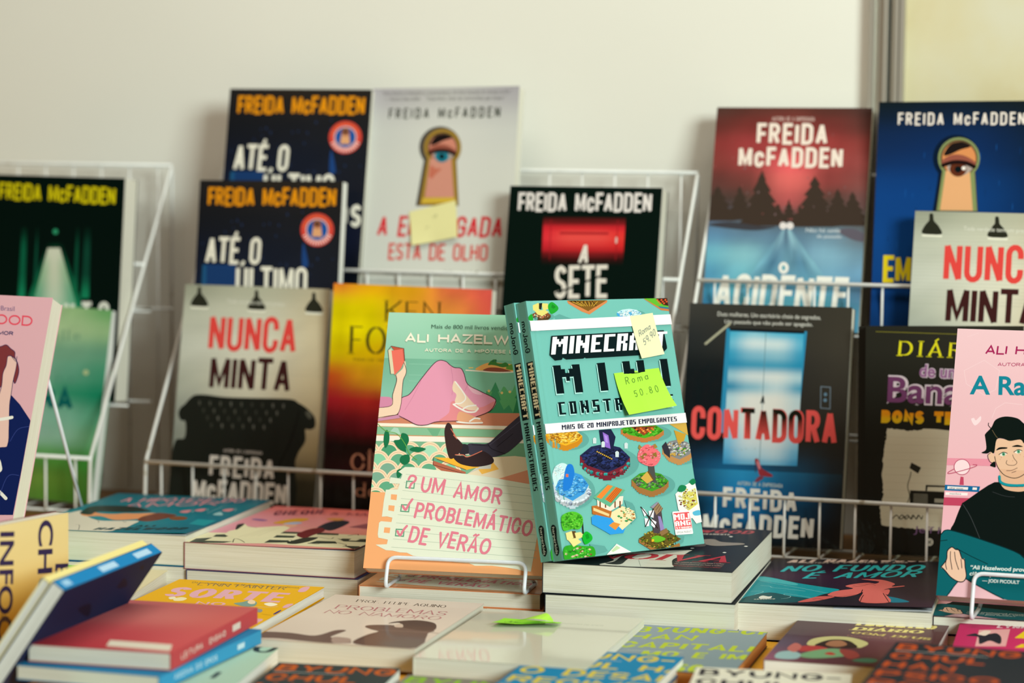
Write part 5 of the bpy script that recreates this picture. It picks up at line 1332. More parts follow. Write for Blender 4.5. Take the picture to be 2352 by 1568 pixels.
["L","2a363c",41,1,930,670,931,849]],
"orange":[["G","dcc48c dcc58e dac38a/d9bc80 d8be84 d8bf86/d6ac5a d4aa58 cfa050/cf9430 cd8f2a c98524/c98a24 c2801c b5741a",0],
["T","33284a","B","CHUL HAN",1458,1131,1401,-404,1617,1117,0.17],
["T","33284a","B","INFOCRACIA",1021,1100,946,-554,1171,1083,0.17],
["T","33284a","B","ENSAIOS",1649,766,1599,-176,1794,749,0.2],
["L","7a5a1c",9,0,1031,468,1023,211],
["L","7a5a1c",9,0,1057,454,1049,206],
["L","7a5a1c",9,0,1083,440,1075,202],
["L","7a5a1c",9,0,1109,426,1101,197],
["L","7a5a1c",9,0,1135,412,1127,193]],
"tilt":[["G","4a4660 2a3050 1c2644/2f3450 16284a 0e2244",0.03],
["S","1a1e30",720,1172,718,944,557,793],
["S","1a1e30",783,560,880,540,760,338],
["S","1a1e30",936,320,950,265,887,207]],
"pale":[["G","d9d2ae d6cda8/d6cda8 d2c8a2",0],
["S","b5505c",1075,1853,1103,1907,1120,1812]],
"gloss":[["G","ccccbc cecebe/cbcbbb cfcfc0",0],
["T","aeb0a2","b","CONFISSÕES DE AMOR",710,1603,1095,1616,711,1653,0.16]],
"bluehan":[["G","157aa8 157aa8/157aa8 157aa8",0.01],
["T","cdb93c","s","BYUNG-",35,1520,1067,1520,35,1750,0.17],
["T","cdb93c","s","CHUL HAN",35,1195,1411,1195,35,1425,0.17],
["T","cdb93c","s","O DESAPA",35,870,1411,870,35,1100,0.17],
["T","cdb93c","s","RECIMEN",35,545,1239,545,35,775,0.17],
["T","cdb93c","s","TO DOS",35,220,1067,220,35,450,0.17],
["L","c9cfcf",9,0,40,1490,684,1490],
["L","c9cfcf",9,0,40,270,552,270]],
"darkmid":[["G","2f3a3c 2f3a3c/2f3a3c 2f3a3c",0.01],
["T","b9581f","s","BYUNG-",35,1520,1067,1520,35,1750,0.17],
["T","b9581f","s","CHUL",35,1195,723,1195,35,1425,0.17],
["T","b9581f","s","HAN",35,870,551,870,35,1100,0.17],
["T","b9581f","s","NO EN",35,545,895,545,35,775,0.17],
["T","b9581f","s","XAME",35,220,723,220,35,450,0.17],
["L","c9cfcf",9,0,40,1490,582,1490],
["L","c9cfcf",9,0,40,270,469,270]],
"darkright":[["G","22292e 22292e/22292e 22292e",0.01],
["T","b04a20","s","BYUNG-",35,1520,1067,1520,35,1750,0.17],
["T","b04a20","s","CHUL",35,1195,723,1195,35,1425,0.17],
["T","b04a20","s","HAN",35,870,551,870,35,1100,0.17],
["T","b04a20","s","PSICO",35,545,895,545,35,775,0.17],
["T","b04a20","s","POLÍTICA",35,220,1411,220,35,450,0.17],
["L","c9cfcf",9,0,40,1490,713,1490],
["L","c9cfcf",9,0,40,270,575,270]],
"creamhan":[["G","d5d3c2 d5d3c2/d5d3c2 d5d3c2",0.01],
["T","2f2c33","s","BYUNG-",35,1520,1067,1520,35,1750,0.17],
["T","2f2c33","s","CHUL",35,1195,723,1195,35,1425,0.17],
["T","2f2c33","s","HAN",35,870,551,870,35,1100,0.17],
["T","2f2c33","s","BOM EN",35,545,1067,545,35,775,0.17],
["T","2f2c33","s","TRETENI",35,220,1239,220,35,450,0.17],
["L","c9cfcf",9,0,40,1490,709,1490],
["L","c9cfcf",9,0,40,270,572,270]],
"greyhan":[["G","7a766a 7a766a/7a766a 7a766a",0.01],
["T","7fae28","s","BYUNG-",35,1520,1067,1520,35,1750,0.17],
["T","7fae28","s","CHUL",35,1195,723,1195,35,1425,0.17],
["T","7fae28","s","HAN",35,870,551,870,35,1100,0.17],
["T","7fae28","s","FAVOR",35,545,895,545,35,775,0.17],
["L","c9cfcf",9,0,40,1490,682,1490],
["L","c9cfcf",9,0,40,270,550,270]],
"capital":[["G","8a97a0 84949a/808f98 74868c",0],
["T","adbd2c","s","BYUNG-CHUL",26,1377,1409,1636,26,1613,0.17],
["T","adbd2c","s","HAN",17,1075,560,1171,28,1308,0.17],
["T","adbd2c","s","CAPITALIS",18,737,1225,884,20,984,0.17],
["T","adbd2c","s","MO E IM",260,469,1068,551,262,688,0.17],
["T","adbd2c","s","PULSO",305,-32,816,16,310,234,0.17],
["L","c5d0c5",8,0,135,646,564,687]]}
def book(name, art, o, X, U, w, h, t, pages='cream', fin='print', base='808080', spine='L', spinecol=None, lying=False, hard=False, lift=None, aw=None, ah=None, spineart=None, label='', group=None, rich=True):
    """o: lower left corner of the front cover; X across it, U up it. Local: x, y on the cover, z = t at the front"""
    X = Vector(X).normalized(); U = Vector(U); U = (U-X*U.dot(X)).normalized(); N = X.cross(U)
    rot = Matrix((X, U, N)).transposed().to_4x4(); off = (w/2, h/2, 0) if lying else (w/2, 0, t/2)
    root = tag(empty(name, Vector(o)-N*t+X*off[0]+U*off[1]+N*off[2], rot), label, 'book', group)
    c = .0021 if hard else .0006; ov = .0028 if hard else .0006; bc = lin(base); sc_ = lin(spinecol or base)
    mb = MB()
    sx0, sx1 = (0, c) if spine == 'L' else (w-c, w)
    mb.box(0, w, 0, h, t-c, t, bc); mb.box(0, w, 0, h, 0, c, bc); mb.box(sx0, sx1, 0, h, c, t-c, sc_)
    if art: lay(mb, ART[art], w, h, t+1.5e-5, w/(aw or w), h/(ah or h))
    if spineart:                                                       # lettering on the spine, reading downwards
        sb = MB(); lay(sb, spineart, h, t, 0)
        for f in sb.f: mb.poly([(-2e-5-sb.v[i][2], h-sb.v[i][0], sb.v[i][1]) if spine == 'L' else (w+2e-5+sb.v[i][2], sb.v[i][0], sb.v[i][1]) for i in f], [sb.c[i] for i in f])
    cov = mb.build('cover', M[fin], root, off)
    if lift or hard:                                                   # a cover that stands off the pages, or the hinge groove of a hard cover
        bm = bmesh.new(); bm.from_mesh(cov.data)
        cuts = [.003, .0045, .006, .0075, .009, .0105] if hard else [w*i/12 for i in range(1, 12)]
        for x in cuts: bmesh.ops.bisect_plane(bm, geom=bm.verts[:]+bm.edges[:]+bm.faces[:], dist=1e-6, plane_co=(x-off[0], 0, 0), plane_no=(1, 0, 0))
        if lift:
            for i in range(1, 6): bmesh.ops.bisect_plane(bm, geom=bm.verts[:]+bm.edges[:]+bm.faces[:], dist=1e-6, plane_co=(0, h*.1*i-off[1], 0), plane_no=(0, 1, 0))
        for v in bm.verts:
            x, y, z = v.co.x+off[0], v.co.y+off[1], v.co.z+off[2]
            if hard and z > t-.0005: v.co.z -= .0007*math.exp(-((x-.0068)/.0016)**2)
            if lift and z > t-c*1.5: v.co.z += -lift*x/w if lift < 0 else lift*max(0, (x/w-.35)/.65)**1.6*max(0, 1-y/(h*.55))**1.5
        bm.to_mesh(cov.data); bm.free()
    pb = MB(); a, b = (c, w-ov) if spine == 'L' else (ov, w-c)
    pb.box(a, b, ov, h-ov, c, t-c, (.8, .8, .7)); pb.build('page_block', M[pages], root, off)
    if lift:                                                           # the folded flap that shows under the lifted cover
        fb = MB()
        for i in range(6):
            x0, x1 = w*(.5+.5*i/6), w*(.5+.5*(i+1)/6); L = lambda x: t-.0002+abs(lift)*.5*max(0, (x/w-.35)/.65)**1.6
            fb.poly([(x0, .0004, L(x0)-.0006), (x1, .0004, L(x1)-.0006), (x1, h*.4, t-.0009), (x0, h*.4, t-.0009)], lin('c8d0d6')); fb.poly([(x0, .0004, L(x0)-.0006), (x0, .0003, L(x0)-.0010), (x1, .0003, L(x1)-.0010), (x1, .0004, L(x1)-.0006)], lin('d5dade'))
        fb.build('cover_flap', M['print'], root, off)
    return root
book('paperback_book', 'ate', (-0.42113, 0.38074, 0.99764), (0.99917, -0.0407, -0.0026), (0.00986, 0.17913, 0.98378), 0.1597, 0.2304, 0.0160, fin='wrap', base='16181c', group='thrillers propped in the wire racks', aw=0.15878, ah=0.2291, label='dark blue book with orange author name, left of the white keyhole cover')
book('paperback_book', 'white', (-0.25975, 0.3784, 0.99878), (0.99728, -0.07081, 0.02047), (-0.00566, 0.20328, 0.9791), 0.1611, 0.2312, 0.0190, base='c6c7c0', group='thrillers propped in the wire racks', label='white book with an eye in a brass keyhole and a yellow note on it')
book('paperback_book', 'acid', (0.10193, 0.3541, 0.99006), (0.99872, -0.05057, 0.0015), (0.012, 0.26557, 0.96402), 0.1560, 0.2261, 0.0170, fin='wrap', base='20201e', group='thrillers propped in the wire racks', label='book with red sky over a snowy blue road, standing left of the blue keyhole cover')
book('paperback_book', 'empblue', (0.26949, 0.34083, 0.98735), (0.99779, -0.06505, 0.01339), (-0.00146, 0.18001, 0.98366), 0.1600, 0.2301, 0.0170, base='0d2448', group='thrillers propped in the wire racks', label='dark blue book with a brown eye in a keyhole, at the top right')
book('paperback_book', 'green_cor', (-0.67087, 0.3559, 0.89637), (0.99608, -0.08755, -0.01231), (0.01885, 0.07428, 0.99706), 0.1550, 0.2349, 0.0290, base='04130f', group='thrillers propped in the wire racks', label='thick black book with yellow author name and a green lit corridor, at far left')
book('paperback_book', 'ate', (-0.43, 0.33455, 0.90104), (0.9991, -0.0417, 0.00716), (-0.00149, 0.13442, 0.99092), 0.1588, 0.2291, 0.0150, fin='wrap', base='16181c', pages='white', group='thrillers propped in the wire racks', label='dark blue book with orange author name, in the middle row above the sofa cover')
book('paperback_book', 'sete', (-0.09754, 0.31409, 0.90228), (0.99735, -0.07267, 0.00164), (0.01247, 0.19335, 0.98105), 0.1578, 0.2292, 0.0240, base='06140f', group='thrillers propped in the wire racks', label='black book with a red mailbox, standing behind the turquoise block-game book')
book('paperback_book', 'nunca', (0.30687, 0.28792, 0.88585), (0.99749, -0.07055, -0.00577), (0.01882, 0.18565, 0.98244), 0.1550, 0.2277, 0.0160, fin='wrap', base='8a8a78', group='thrillers propped in the wire racks', aw=0.15945, ah=0.22906, label='pale brick-wall book with lamps and red title, at right before the blue cover')
book('paperback_book', 'nunca', (-0.43285, 0.28368, 0.79609), (0.99888, -0.04718, -0.00433), (0.01271, 0.17895, 0.98378), 0.1594, 0.2291, 0.0170, fin='wrap', base='2a2a24', group='thrillers propped in the wire racks', label='pale brick-wall book with a black tufted sofa, in the front left of the racks')
book('paperback_book', 'ken', (-0.26439, 0.27407, 0.79881), (0.99831, -0.05675, -0.01212), (0.01783, 0.10126, 0.9947), 0.1667, 0.2306, 0.0170, fin='wrap', base='2a1210', group='thrillers propped in the wire racks', label='yellow and red sunset book with thin black serif letters, behind the green beach cover')
book('paperback_book', 'conta', (0.09885, 0.25588, 0.79367), (0.99718, -0.07492, 0.00383), (0.00987, 0.18162, 0.98332), 0.1577, 0.2281, 0.0170, fin='wrap', base='26262a', group='thrillers propped in the wire racks', label='black book with a glowing blue elevator door and a red shoe')
book('paperback_book', 'banana', (0.27932, 0.23865, 0.79231), (0.99735, -0.06519, 0.03223), (-0.02522, 0.10565, 0.99408), 0.1450, 0.2122, 0.0120, fin='wrap', base='1e1e1a', group='thrillers propped in the wire racks', label='black diary-style book with yellow and purple lettering over a torn paper sheet')
book('paperback_book', None, (0.27127, 0.25263, 0.79062), (0.99735, -0.06519, 0.03223), (-0.02522, 0.10565, 0.99408), 0.1450, 0.2122, 0.0110, fin='wrap', base='24231e', group='thrillers propped in the wire racks', label='black book of which only the left edge shows behind the diary-style book')
book('paperback_book', 'tolle', (-0.66791, 0.32261, 0.79507), (0.99462, -0.09756, -0.0349), (0.04987, 0.15549, 0.98658), 0.1400, 0.2038, 0.0150, pages='white', base='5f9a7c', group='thrillers propped in the wire racks', label='pale green misty book standing low in the left rack, behind the pink cover')
book('paperback_book', 'pink_l', (-0.58667, -0.09049, 0.81472), (0.99976, -0.00949, -0.01956), (0.02166, 0.35792, 0.9335), 0.1600, 0.2300, 0.0220, base='d9a9b2', group='display copies propped at the front', label='pink book with a red-haired figure in navy, cut by the left edge of the photo')
book('paperback_book', 'ali', (-0.11623, -0.04897, 0.80511), (0.99885, 0.04785, 0.00216), (-0.01934, 0.36163, 0.93212), 0.1600, 0.2293, 0.0190, base='d08a60', fin='mirror', group='display copies propped at the front', label='green and orange beach-reading romance book propped on the wire stand in the centre')
SPINE = [["T","0a1a1c","s","mojang",160,32,430,32,160,95,0.16],["P","0c1a1c",505,25,985,25,985,108,505,108],["T","e0d6b0","p","MINECRAFT",515,42,975,42,515,102,0.1],["T","0a1a1c","p","MINICONSTRUÇÕES",1010,38,1580,38,1010,92,0.1],["S","0b1a1a",1870,62,1900,32,2000,42,2090,32,2130,62,2090,98,2000,88,1900,98],["T","c5d0c0","b","harperkids",1890,48,2115,48,1890,78,0.1]]
SPINE_RED = [["G","b8474c b8474c/b8474c b8474c",0],["T","d9cfc4","s","LEITURA",200,40,620,40,200,85,0.2],["P","d5c9be",1250,40,1420,40,1420,90,1250,90],["T","d9cfc4","s","ENSAIO",760,40,1100,40,760,85,0.2]]
SPINE_BLUE = [["T","bcd5e2","s","AGONIA DO EROS",250,34,980,34,250,74,0.2],["P","bcd5e2",1350,34,1480,34,1480,74,1350,74]]
SPINE_TILT = [["P","a5c5dc",140,30,420,30,420,85,140,85],["P","a5c5dc",760,30,1050,30,1050,85,760,85],["P","8fb8d5",1560,30,1680,30,1680,85,1560,85]]
book('hardcover_book', 'mine', (0.06697, -0.08223, 0.82726), (0.56883, 0.8223, -0.01601), (-0.1976, 0.15553, 0.96787), 0.1650, 0.2171, 0.0130, hard=True, base='6eb4ac', spinecol='69a598', fin='gloss', pages='white', spineart=SPINE, label='turquoise block-game building book in front, with two price notes on its cover')
book('hardcover_book', 'mine', (0.05502, -0.07584, 0.82504), (0.56883, 0.8223, -0.01601), (-0.1976, 0.15553, 0.96787), 0.1650, 0.2171, 0.0130, hard=True, base='6eb4ac', spinecol='69a598', fin='gloss', pages='white', aw=0.165, ah=0.21708, spineart=SPINE, label='turquoise hardcover mostly hidden behind its twin, showing only its lettered spine')
book('paperback_book', 'ali_p', (0.36556, -0.02071, 0.80404), (0.99766, -0.0684, 0.00114), (0.02517, 0.38252, 0.92361), 0.1600, 0.2303, 0.0200, base='c9929c', group='display copies propped at the front', label='pink book with a dark-haired man and green lab coat sleeves, propped at the right edge')
book('paperback_book', 'diva', (0.04362, -0.05889, 0.82063), (1, 0.00131, 0), (-0.00131, 1, 0.00001), 0.1597, 0.2308, 0.0262, lying=True, group='books lying in low piles behind the front row', base='20242a', fin='gloss', pages='cream', label='black book with pale collage figure lying under the turquoise hardcover, top of its pile')
book('paperback_book', None, (0.04645, -0.06077, 0.79423), (0.99988, 0.01527, 0), (-0.01527, 0.99988, 0.00001), 0.1597, 0.2308, 0.0262, lying=True, group='books lying in low piles behind the front row', base='20242a', pages='cream', label='thick cream-paged book, second in the pile under the turquoise hardcover')
book('paperback_book', None, (0.04142, -0.05704, 0.76783), (0.99996, -0.00916, -0), (0.00916, 0.99996, 0.00001), 0.1597, 0.2308, 0.0080, lying=True, group='books lying in low piles behind the front row', base='20242a', pages='cream', label='thin book at the very bottom of the pile under the turquoise hardcover')
book('paperback_book', 'nof', (0.20331, -0.03437, 0.7914), (0.99996, 0.00901, -0), (-0.00901, 0.99996, -0.00001), 0.1602, 0.2289, 0.0305, lying=True, group='books lying in low piles behind the front row', base='1c1a22', fin='gloss', pages='cream', lift=-0.0048, aw=0.1602, ah=0.2385, label='black book with teal lettering and clasped pink arms, lying right of the collage cover')
book('paperback_book', 'teal', (-0.45356, -0.0132, 0.81792), (0.99981, 0.01947, 0), (-0.01947, 0.99981, 0.00001), 0.1597, 0.2309, 0.0275, lying=True, group='books lying in low piles behind the front row', base='0f6a7a', fin='gloss', pages='cream', lift=0.003, label='teal book with a kissing couple lying on top of the pile at left')
book('paperback_book', None, (-0.45069, -0.01503, 0.79022), (0.99944, 0.03343, 0), (-0.03343, 0.99944, 0.00001), 0.1597, 0.2309, 0.0300, lying=True, group='books lying in low piles behind the front row', base='0f4f86', pages='cream', label='cream-paged book under the teal couple cover')
book('paperback_book', 'pink', (-0.29544, -0.01087, 0.81265), (0.99994, -0.01064, -0), (0.01064, 0.99994, 0.00001), 0.1597, 0.2307, 0.0242, lying=True, group='books lying in low piles behind the front row', base='8a5058', fin='gloss', pages='cream', lift=0.002, label='pink book with a chessboard floor, lying left of the beach-reading romance')
book('paperback_book', None, (-0.29263, -0.01279, 0.78825), (0.99999, 0.00332, 0), (-0.00332, 0.99999, 0.00001), 0.1597, 0.2307, 0.0280, lying=True, group='books lying in low piles behind the front row', base='3a3f66', pages='cream', label='cream-paged book lying directly under the pink chessboard cover')
book('paperback_book', 'ali', (-0.12155, -0.04404, 0.78907), (0.99912, 0.04198, 0), (-0.04198, 0.99912, 0), 0.1589, 0.2300, 0.0135, lying=True, group='books lying in low piles behind the front row', base='d98a5a', fin='film', pages='cream', aw=0.16001, ah=0.22929, label='orange book lying flat under the wire stand of the beach-reading romance')
book('paperback_book', None, (-0.11865, -0.04581, 0.77537), (0.99843, 0.05593, 0), (-0.05593, 0.99843, 0), 0.1589, 0.2300, 0.0145, lying=True, group='books lying in low piles behind the front row', base='d98a5a', pages='cream', label='shrink-wrapped cream-paged book at the foot of the central pile')
book('paperback_book', 'ali_p', (0.36307, -0.01484, 0.786), (0.99993, 0.01194, 0), (-0.01194, 0.99993, 0), 0.1600, 0.2300, 0.0150, lying=True, group='books lying in low piles behind the front row', base='2a1a24', fin='print', pages='cream', aw=0.15999, ah=0.23028, label='lying book with a teal sleeve and hand, under the stand at the right edge')
book('paperback_book', None, (0.36592, -0.0167, 0.7708), (0.99966, 0.0259, 0), (-0.0259, 0.99966, 0), 0.1600, 0.2300, 0.0105, lying=True, group='books lying in low piles behind the front row', base='2a1a24', pages='cream', label='lowest book of the pile at the right edge, under the lying pink copy')
book('paperback_book', 'sorte', (-0.28935, -0.23035, 0.78201), (0.99984, 0.0181, 0), (-0.0181, 0.99984, 0), 0.1337, 0.2035, 0.0095, lying=True, group='books lying in the front row', base='e0aa12', fin='print', pages='white', label='yellow book with pink title letters lying between the red book and the beige one')
book('paperback_book', None, (-0.28668, -0.23201, 0.77231), (0.99949, 0.03206, 0), (-0.03206, 0.99949, 0), 0.1337, 0.2035, 0.0120, lying=True, group='books lying in the front row', base='e0aa12', pages='white', label='book hidden under the yellow one with pink title letters')
book('paperback_book', 'prob', (-0.14282, -0.24608, 0.781), (0.99995, -0.0098, -0), (0.0098, 0.99995, 0.00001), 0.1324, 0.1969, 0.0185, lying=True, group='books lying in the front row', base='cfc0b2', fin='mirror', pages='cream', label='beige book with a brown hat and coat drawing, lying in the front row')
book('paperback_book', 'gloss', (-0.00462, -0.27199, 0.78007), (0.99989, -0.01478, 0), (0.01478, 0.99989, -0), 0.1349, 0.2052, 0.0175, lying=True, group='books lying in the front row', base='cdcdbe', fin='film', pages='cream', label='plain cream glossy book with a bright green note on top')
book('paperback_book', 'capital', (0.12438, -0.22872, 0.773), (0.99994, -0.01096, 0), (0.01096, 0.99994, -0), 0.1073, 0.1700, 0.0120, lying=True, group='books lying in the front row', base='5a4a3a', fin='print', pages='tanpage', label='grey-blue book with lime letters lying right of the plain cream glossy book')
book('paperback_book', 'bluehan', (0.07626, -0.38244, 0.779), (0.99974, -0.02263, 0), (0.02263, 0.99974, -0), 0.1103, 0.1800, 0.0095, lying=True, group='books lying in the front row', base='1c5f8a', fin='print', pages='white', label='blue book with yellow letters at the bottom edge of the photo')
book('paperback_book', None, (0.0787, -0.38404, 0.7693), (0.99996, -0.00867, -0), (0.00867, 0.99996, -0), 0.1103, 0.1800, 0.0090, lying=True, group='books lying in the front row', base='1f5c96', pages='white', label='white-paged book directly under the blue one with yellow letters')
book('paperback_book', 'darkmid', (-0.08865, -0.47289, 0.77398), (0.99638, 0.08498, 0), (-0.08498, 0.99638, 0), 0.0939, 0.1800, 0.0110, lying=True, group='books lying in the front row', base='2f3a3c', fin='print', pages='white', label='dark grey book with orange letters at the bottom, left of the centre')
book('paperback_book', 'creamhan', (0.22331, -0.42607, 0.78101), (0.99627, 0.08629, 0), (-0.08629, 0.99627, 0), 0.1143, 0.1800, 0.0100, lying=True, group='books lying in the front row', base='d5d3c2', fin='print', pages='white', label='cream book with black letters at the bottom edge, beside the blue book')
book('paperback_book', None, (0.22591, -0.42742, 0.77081), (0.99497, 0.10019, 0), (-0.10019, 0.99497, 0), 0.1143, 0.1800, 0.0100, lying=True, group='books lying in the front row', base='d5d3c2', pages='white', label='book hidden under the cream one with black letters')
book('paperback_book', 'greyhan', (-0.00473, -0.46376, 0.769), (1, 0, 0), (0, 1, 0), 0.1100, 0.1800, 0.0085, lying=True, group='books lying in the front row', base='7a766a', fin='print', pages='white', label='brown-grey book with green letters, mostly hidden left of the blue one')
book('paperback_book', 'encontro', (0.25004, -0.19476, 0.77899), (0.99962, -0.02769, 0), (0.02769, 0.99962, -0), 0.1214, 0.1808, 0.0185, lying=True, group='books lying in the front row', base='6a4650', fin='mirror', pages='white', label='brown book with gold letters and a haloed robed figure, lying at lower right')
book('paperback_book', 'lynn', (0.38667, -0.20333, 0.781), (0.99996, 0.00872, 0), (-0.00872, 0.99996, 0), 0.1300, 0.1950, 0.0205, lying=True, group='books lying in the front row', base='b52a5a', fin='print', pages='cream', label='magenta book with a small photo and yellow letters at the right edge')
book('paperback_book', 'darkright', (0.33828, -0.37168, 0.798), (0.99803, -0.06281, 0), (0.06281, 0.99803, -0), 0.1150, 0.1800, 0.0180, lying=True, group='books lying in the front row', base='22292e', fin='print', pages='white', label='dark book with orange-red letters in the lower right corner')
book('paperback_book', None, (0.34065, -0.37341, 0.7798), (0.99881, -0.04887, -0), (0.04887, 0.99881, -0), 0.1150, 0.1800, 0.0190, lying=True, group='books lying in the front row', base='22292e', pages='white', label='book hidden under the dark one in the lower right corner')
book('paperback_book', 'pale', (-0.41141, -0.19929, 0.786), (0.99048, 0.13767, 0), (-0.13767, 0.99048, 0.00001), 0.1250, 0.1900, 0.0240, lying=True, group='books lying in the front row', base='d6cda8', fin='print', pages='cream', label='pale cream-covered book with a green note, lying behind the leaning blue book')
book('paperback_book', 'red', (-0.25199, -0.41565, 0.80296), (0.99995, 0.00977, -0), (-0.00977, 0.99995, -0), 0.1103, 0.1807, 0.0128, lying=True, group='books lying in the front row', base='b03a45', fin='print', pages='cream', spine='R', spinecol='c0404a', spineart=SPINE_RED, label='red book with its spine to the right, top of the near left pile')
book('paperback_book', None, (-0.25645, -0.42521, 0.7895), (0.99847, -0.05534, 0), (0.05534, 0.99847, 0), 0.1130, 0.1800, 0.0110, lying=True, group='books lying in the front row', base='2278a8', spinecol='3a90bd', spine='R', spineart=SPINE_BLUE, label='cream-paged book with a bright blue spine under the red one')
book('paperback_book', 'mint', (-0.21155, -0.44997, 0.7775), (0.99396, 0.10971, 0), (-0.10971, 0.99396, 0), 0.1150, 0.1800, 0.0165, lying=True, group='books lying in the front row', base='a8c8b2', pages='white', label='mint green book at the bottom of the near left pile, one dark letter showing')
book('paperback_book', 'tilt', (-0.27583, -0.24745, 0.761), (0.57039, -0.00636, 0.82135), (-0.01116, -0.99994, 0), 0.1022, 0.1750, 0.0115, group='books lying in the front row', base='1c2a4c', spine='R', spinecol='1a78b0', pages='white', fin='print', spineart=SPINE_TILT, label='blue-spined book with a dark cover leaning against the near left pile, spine up')
book('paperback_book', None, (-0.28569, -0.24734, 0.76785), (0.57039, -0.00636, 0.82135), (-0.01116, -0.99994, 0), 0.0997, 0.1750, 0.0070, group='books lying in the front row', base='ddd08c', spine='R', spinecol='dccf8a', pages='white', label='pale yellow book leaning behind the blue-spined one, only its edge showing')
book('paperback_book', 'orange', (-0.33875, -0.4371, 0.76), (0.2706, 0.96269, 0), (0, 0, 1), 0.1800, 0.1150, 0.0130, group='books lying in the front row', base='7a4a50', spine='L', fin='print', label='yellow-orange book on its side at the left edge, big dark letters running down')
book('paperback_book', None, (-0.58169, -0.13625, 0.80416), (1, 0, 0), (0, 1, 0), 0.1550, 0.2200, 0.0200, lying=True, group='books lying in low piles behind the front row', base='7a3a44', label='book lying under the propped pink copy at the left edge')
book('paperback_book', None, (-0.58169, -0.13625, 0.78396), (1, 0, 0), (0, 1, 0), 0.1550, 0.2200, 0.0235, lying=True, group='books lying in low piles behind the front row', base='3a3a50', label='lowest book under the propped pink copy at the left edge')

# ------------------------------------------------------------------ price notes stuck on covers
def note(name, quad, N, color, marks, curl, label, group=None, fold=None):
    """a thin sheet on four corners (top left, top right, bottom right, bottom left); the lower edge curls off the cover"""
    Q = [Vector(q) for q in quad]; c = (Q[0]+Q[1]+Q[2]+Q[3])/4; N = Vector(N).normalized(); X = (Q[1]-Q[0]).normalized(); U = N.cross(X).normalized()
    rot = Matrix((X, U, N)).transposed(); inv = rot.inverted(); o = empty(name, c, rot.to_4x4()); ql = [inv @ (q-c) for q in Q]
    def pos(u, v, dz=0):
        p = (ql[0]*(1-u)+ql[1]*u)*(1-v)+(ql[3]*(1-u)+ql[2]*u)*v; return (p.x, p.y, .0006+curl*max(0., v)**2.2*(.45+.55*abs(2*u-.9))+dz)
    mb = MB(); n = 10; col = lin(color)
    for i in range(n):
        for j in range(n): mb.poly([pos(i/n, (j+1)/n), pos((i+1)/n, (j+1)/n), pos((i+1)/n, j/n), pos(i/n, j/n)], col)
    if fold:                                                           # a corner folded back on itself
        a, b, d = fold; A = Vector(pos(*a)); B = Vector(pos(*b)); D = Vector(pos(*d)); T = A*.35+B*.25+D*.4+Vector((0, 0, .004))
        for i in range(6):
            s0, s1 = i/6, (i+1)/6; lift = lambda s: math.sin(s*math.pi)*.0022+.0012
            mb.poly([tuple(A.lerp(D, s0)+Vector((0, 0, lift(s0)))), tuple(A.lerp(D, s1)+Vector((0, 0, lift(s1)))), tuple(B.lerp(D, s1)+Vector((0, 0, lift(s1)*2.2))), tuple(B.lerp(D, s0)+Vector((0, 0, lift(s0)*2.2)))], lin('a5dc3c'))
    s = mb.build('sheet', M['note'], o, smooth=True); s.data.validate()
    if marks:
        ink, lines = marks; mk = MB()
        for txt, u0, v0, u1, v1, hh in lines:                          # handwriting along a line given in sheet coordinates
            W = (ql[1]-ql[0]).length; Hh = (ql[3]-ql[0]).length; L = math.hypot((u1-u0)*W, (v1-v0)*Hh)
            for q in text_strokes(txt, 'h', L, hh*Hh, .07):
                if q is None: continue
                pts = []
                for x, y in q:
                    u = u0+(u1-u0)*x/L-(v1-v0)*Hh/L*0; v = v0+(v1-v0)*x/L-y/Hh; pts.append(pos(u, v, .00035))
                mk.poly(pts, lin(ink))
        mk.build('handwriting', M['note'], o)
    return tag(o, label, 'sticky note', group)
note('sticky_note', ((-0.21137, 0.39469, 1.09796), (-0.16135, 0.39356, 1.11064), (-0.15547, 0.38533, 1.07306), (-0.205, 0.38703, 1.06327)), (-0.07349, -0.97656, 0.20233), 'dcd79a', ('8f8f6a', [('a', 0.5, 0.35, 0.58, 0.33, 0.12), ('r', 0.33, 0.62, 0.42, 0.6, 0.12)]), 0.004, 'pale yellow note covering part of the red title on the white keyhole cover', 'handwritten price notes')
note('sticky_note', ((0.09335, 0.0438, 1.02064), (0.10881, 0.06727, 1.02265), (0.11829, 0.06457, 0.98659), (0.10309, 0.04125, 0.98409)), (0.79837, -0.54739, 0.25095), 'dfe0b4', ('3a4a6a', [('Roma', 0.2, 0.5, 0.75, 0.36, 0.14), ('59,90', 0.3, 0.72, 0.9, 0.52, 0.15)]), 0.003, 'pale yellow strip note at the upper right of the turquoise hardcover', 'handwritten price notes')
note('sticky_note', ((0.08669, 0.01258, 0.97372), (0.11691, 0.05751, 0.97558), (0.12814, 0.0584, 0.9418), (0.09639, 0.01018, 0.93764)), (0.79837, -0.54739, 0.25095), 'a6e03c', ('3a6a1a', [('Roma', 0.2, 0.3, 0.7, 0.24, 0.17), ('50.80', 0.3, 0.62, 0.82, 0.58, 0.16)]), 0.007, 'bright lime square note on the turquoise hardcover with a handwritten price', 'handwritten price notes')
note('sticky_note', ((0.02386, -0.10846, 0.78067), (0.07366, -0.1121, 0.78067), (0.07099, -0.12932, 0.78067), (0.02103, -0.14241, 0.78067)), (0, 0, 1), '8fdc1e', ('3a6a1a', [('Jor', 0.15, 0.7, 0.4, 0.7, 0.3)]), 0.003, 'bright green note lying on the plain cream glossy book', 'handwritten price notes', fold=((0.3, 0.7), (0.62, 0.05), (0.95, 0.75)))
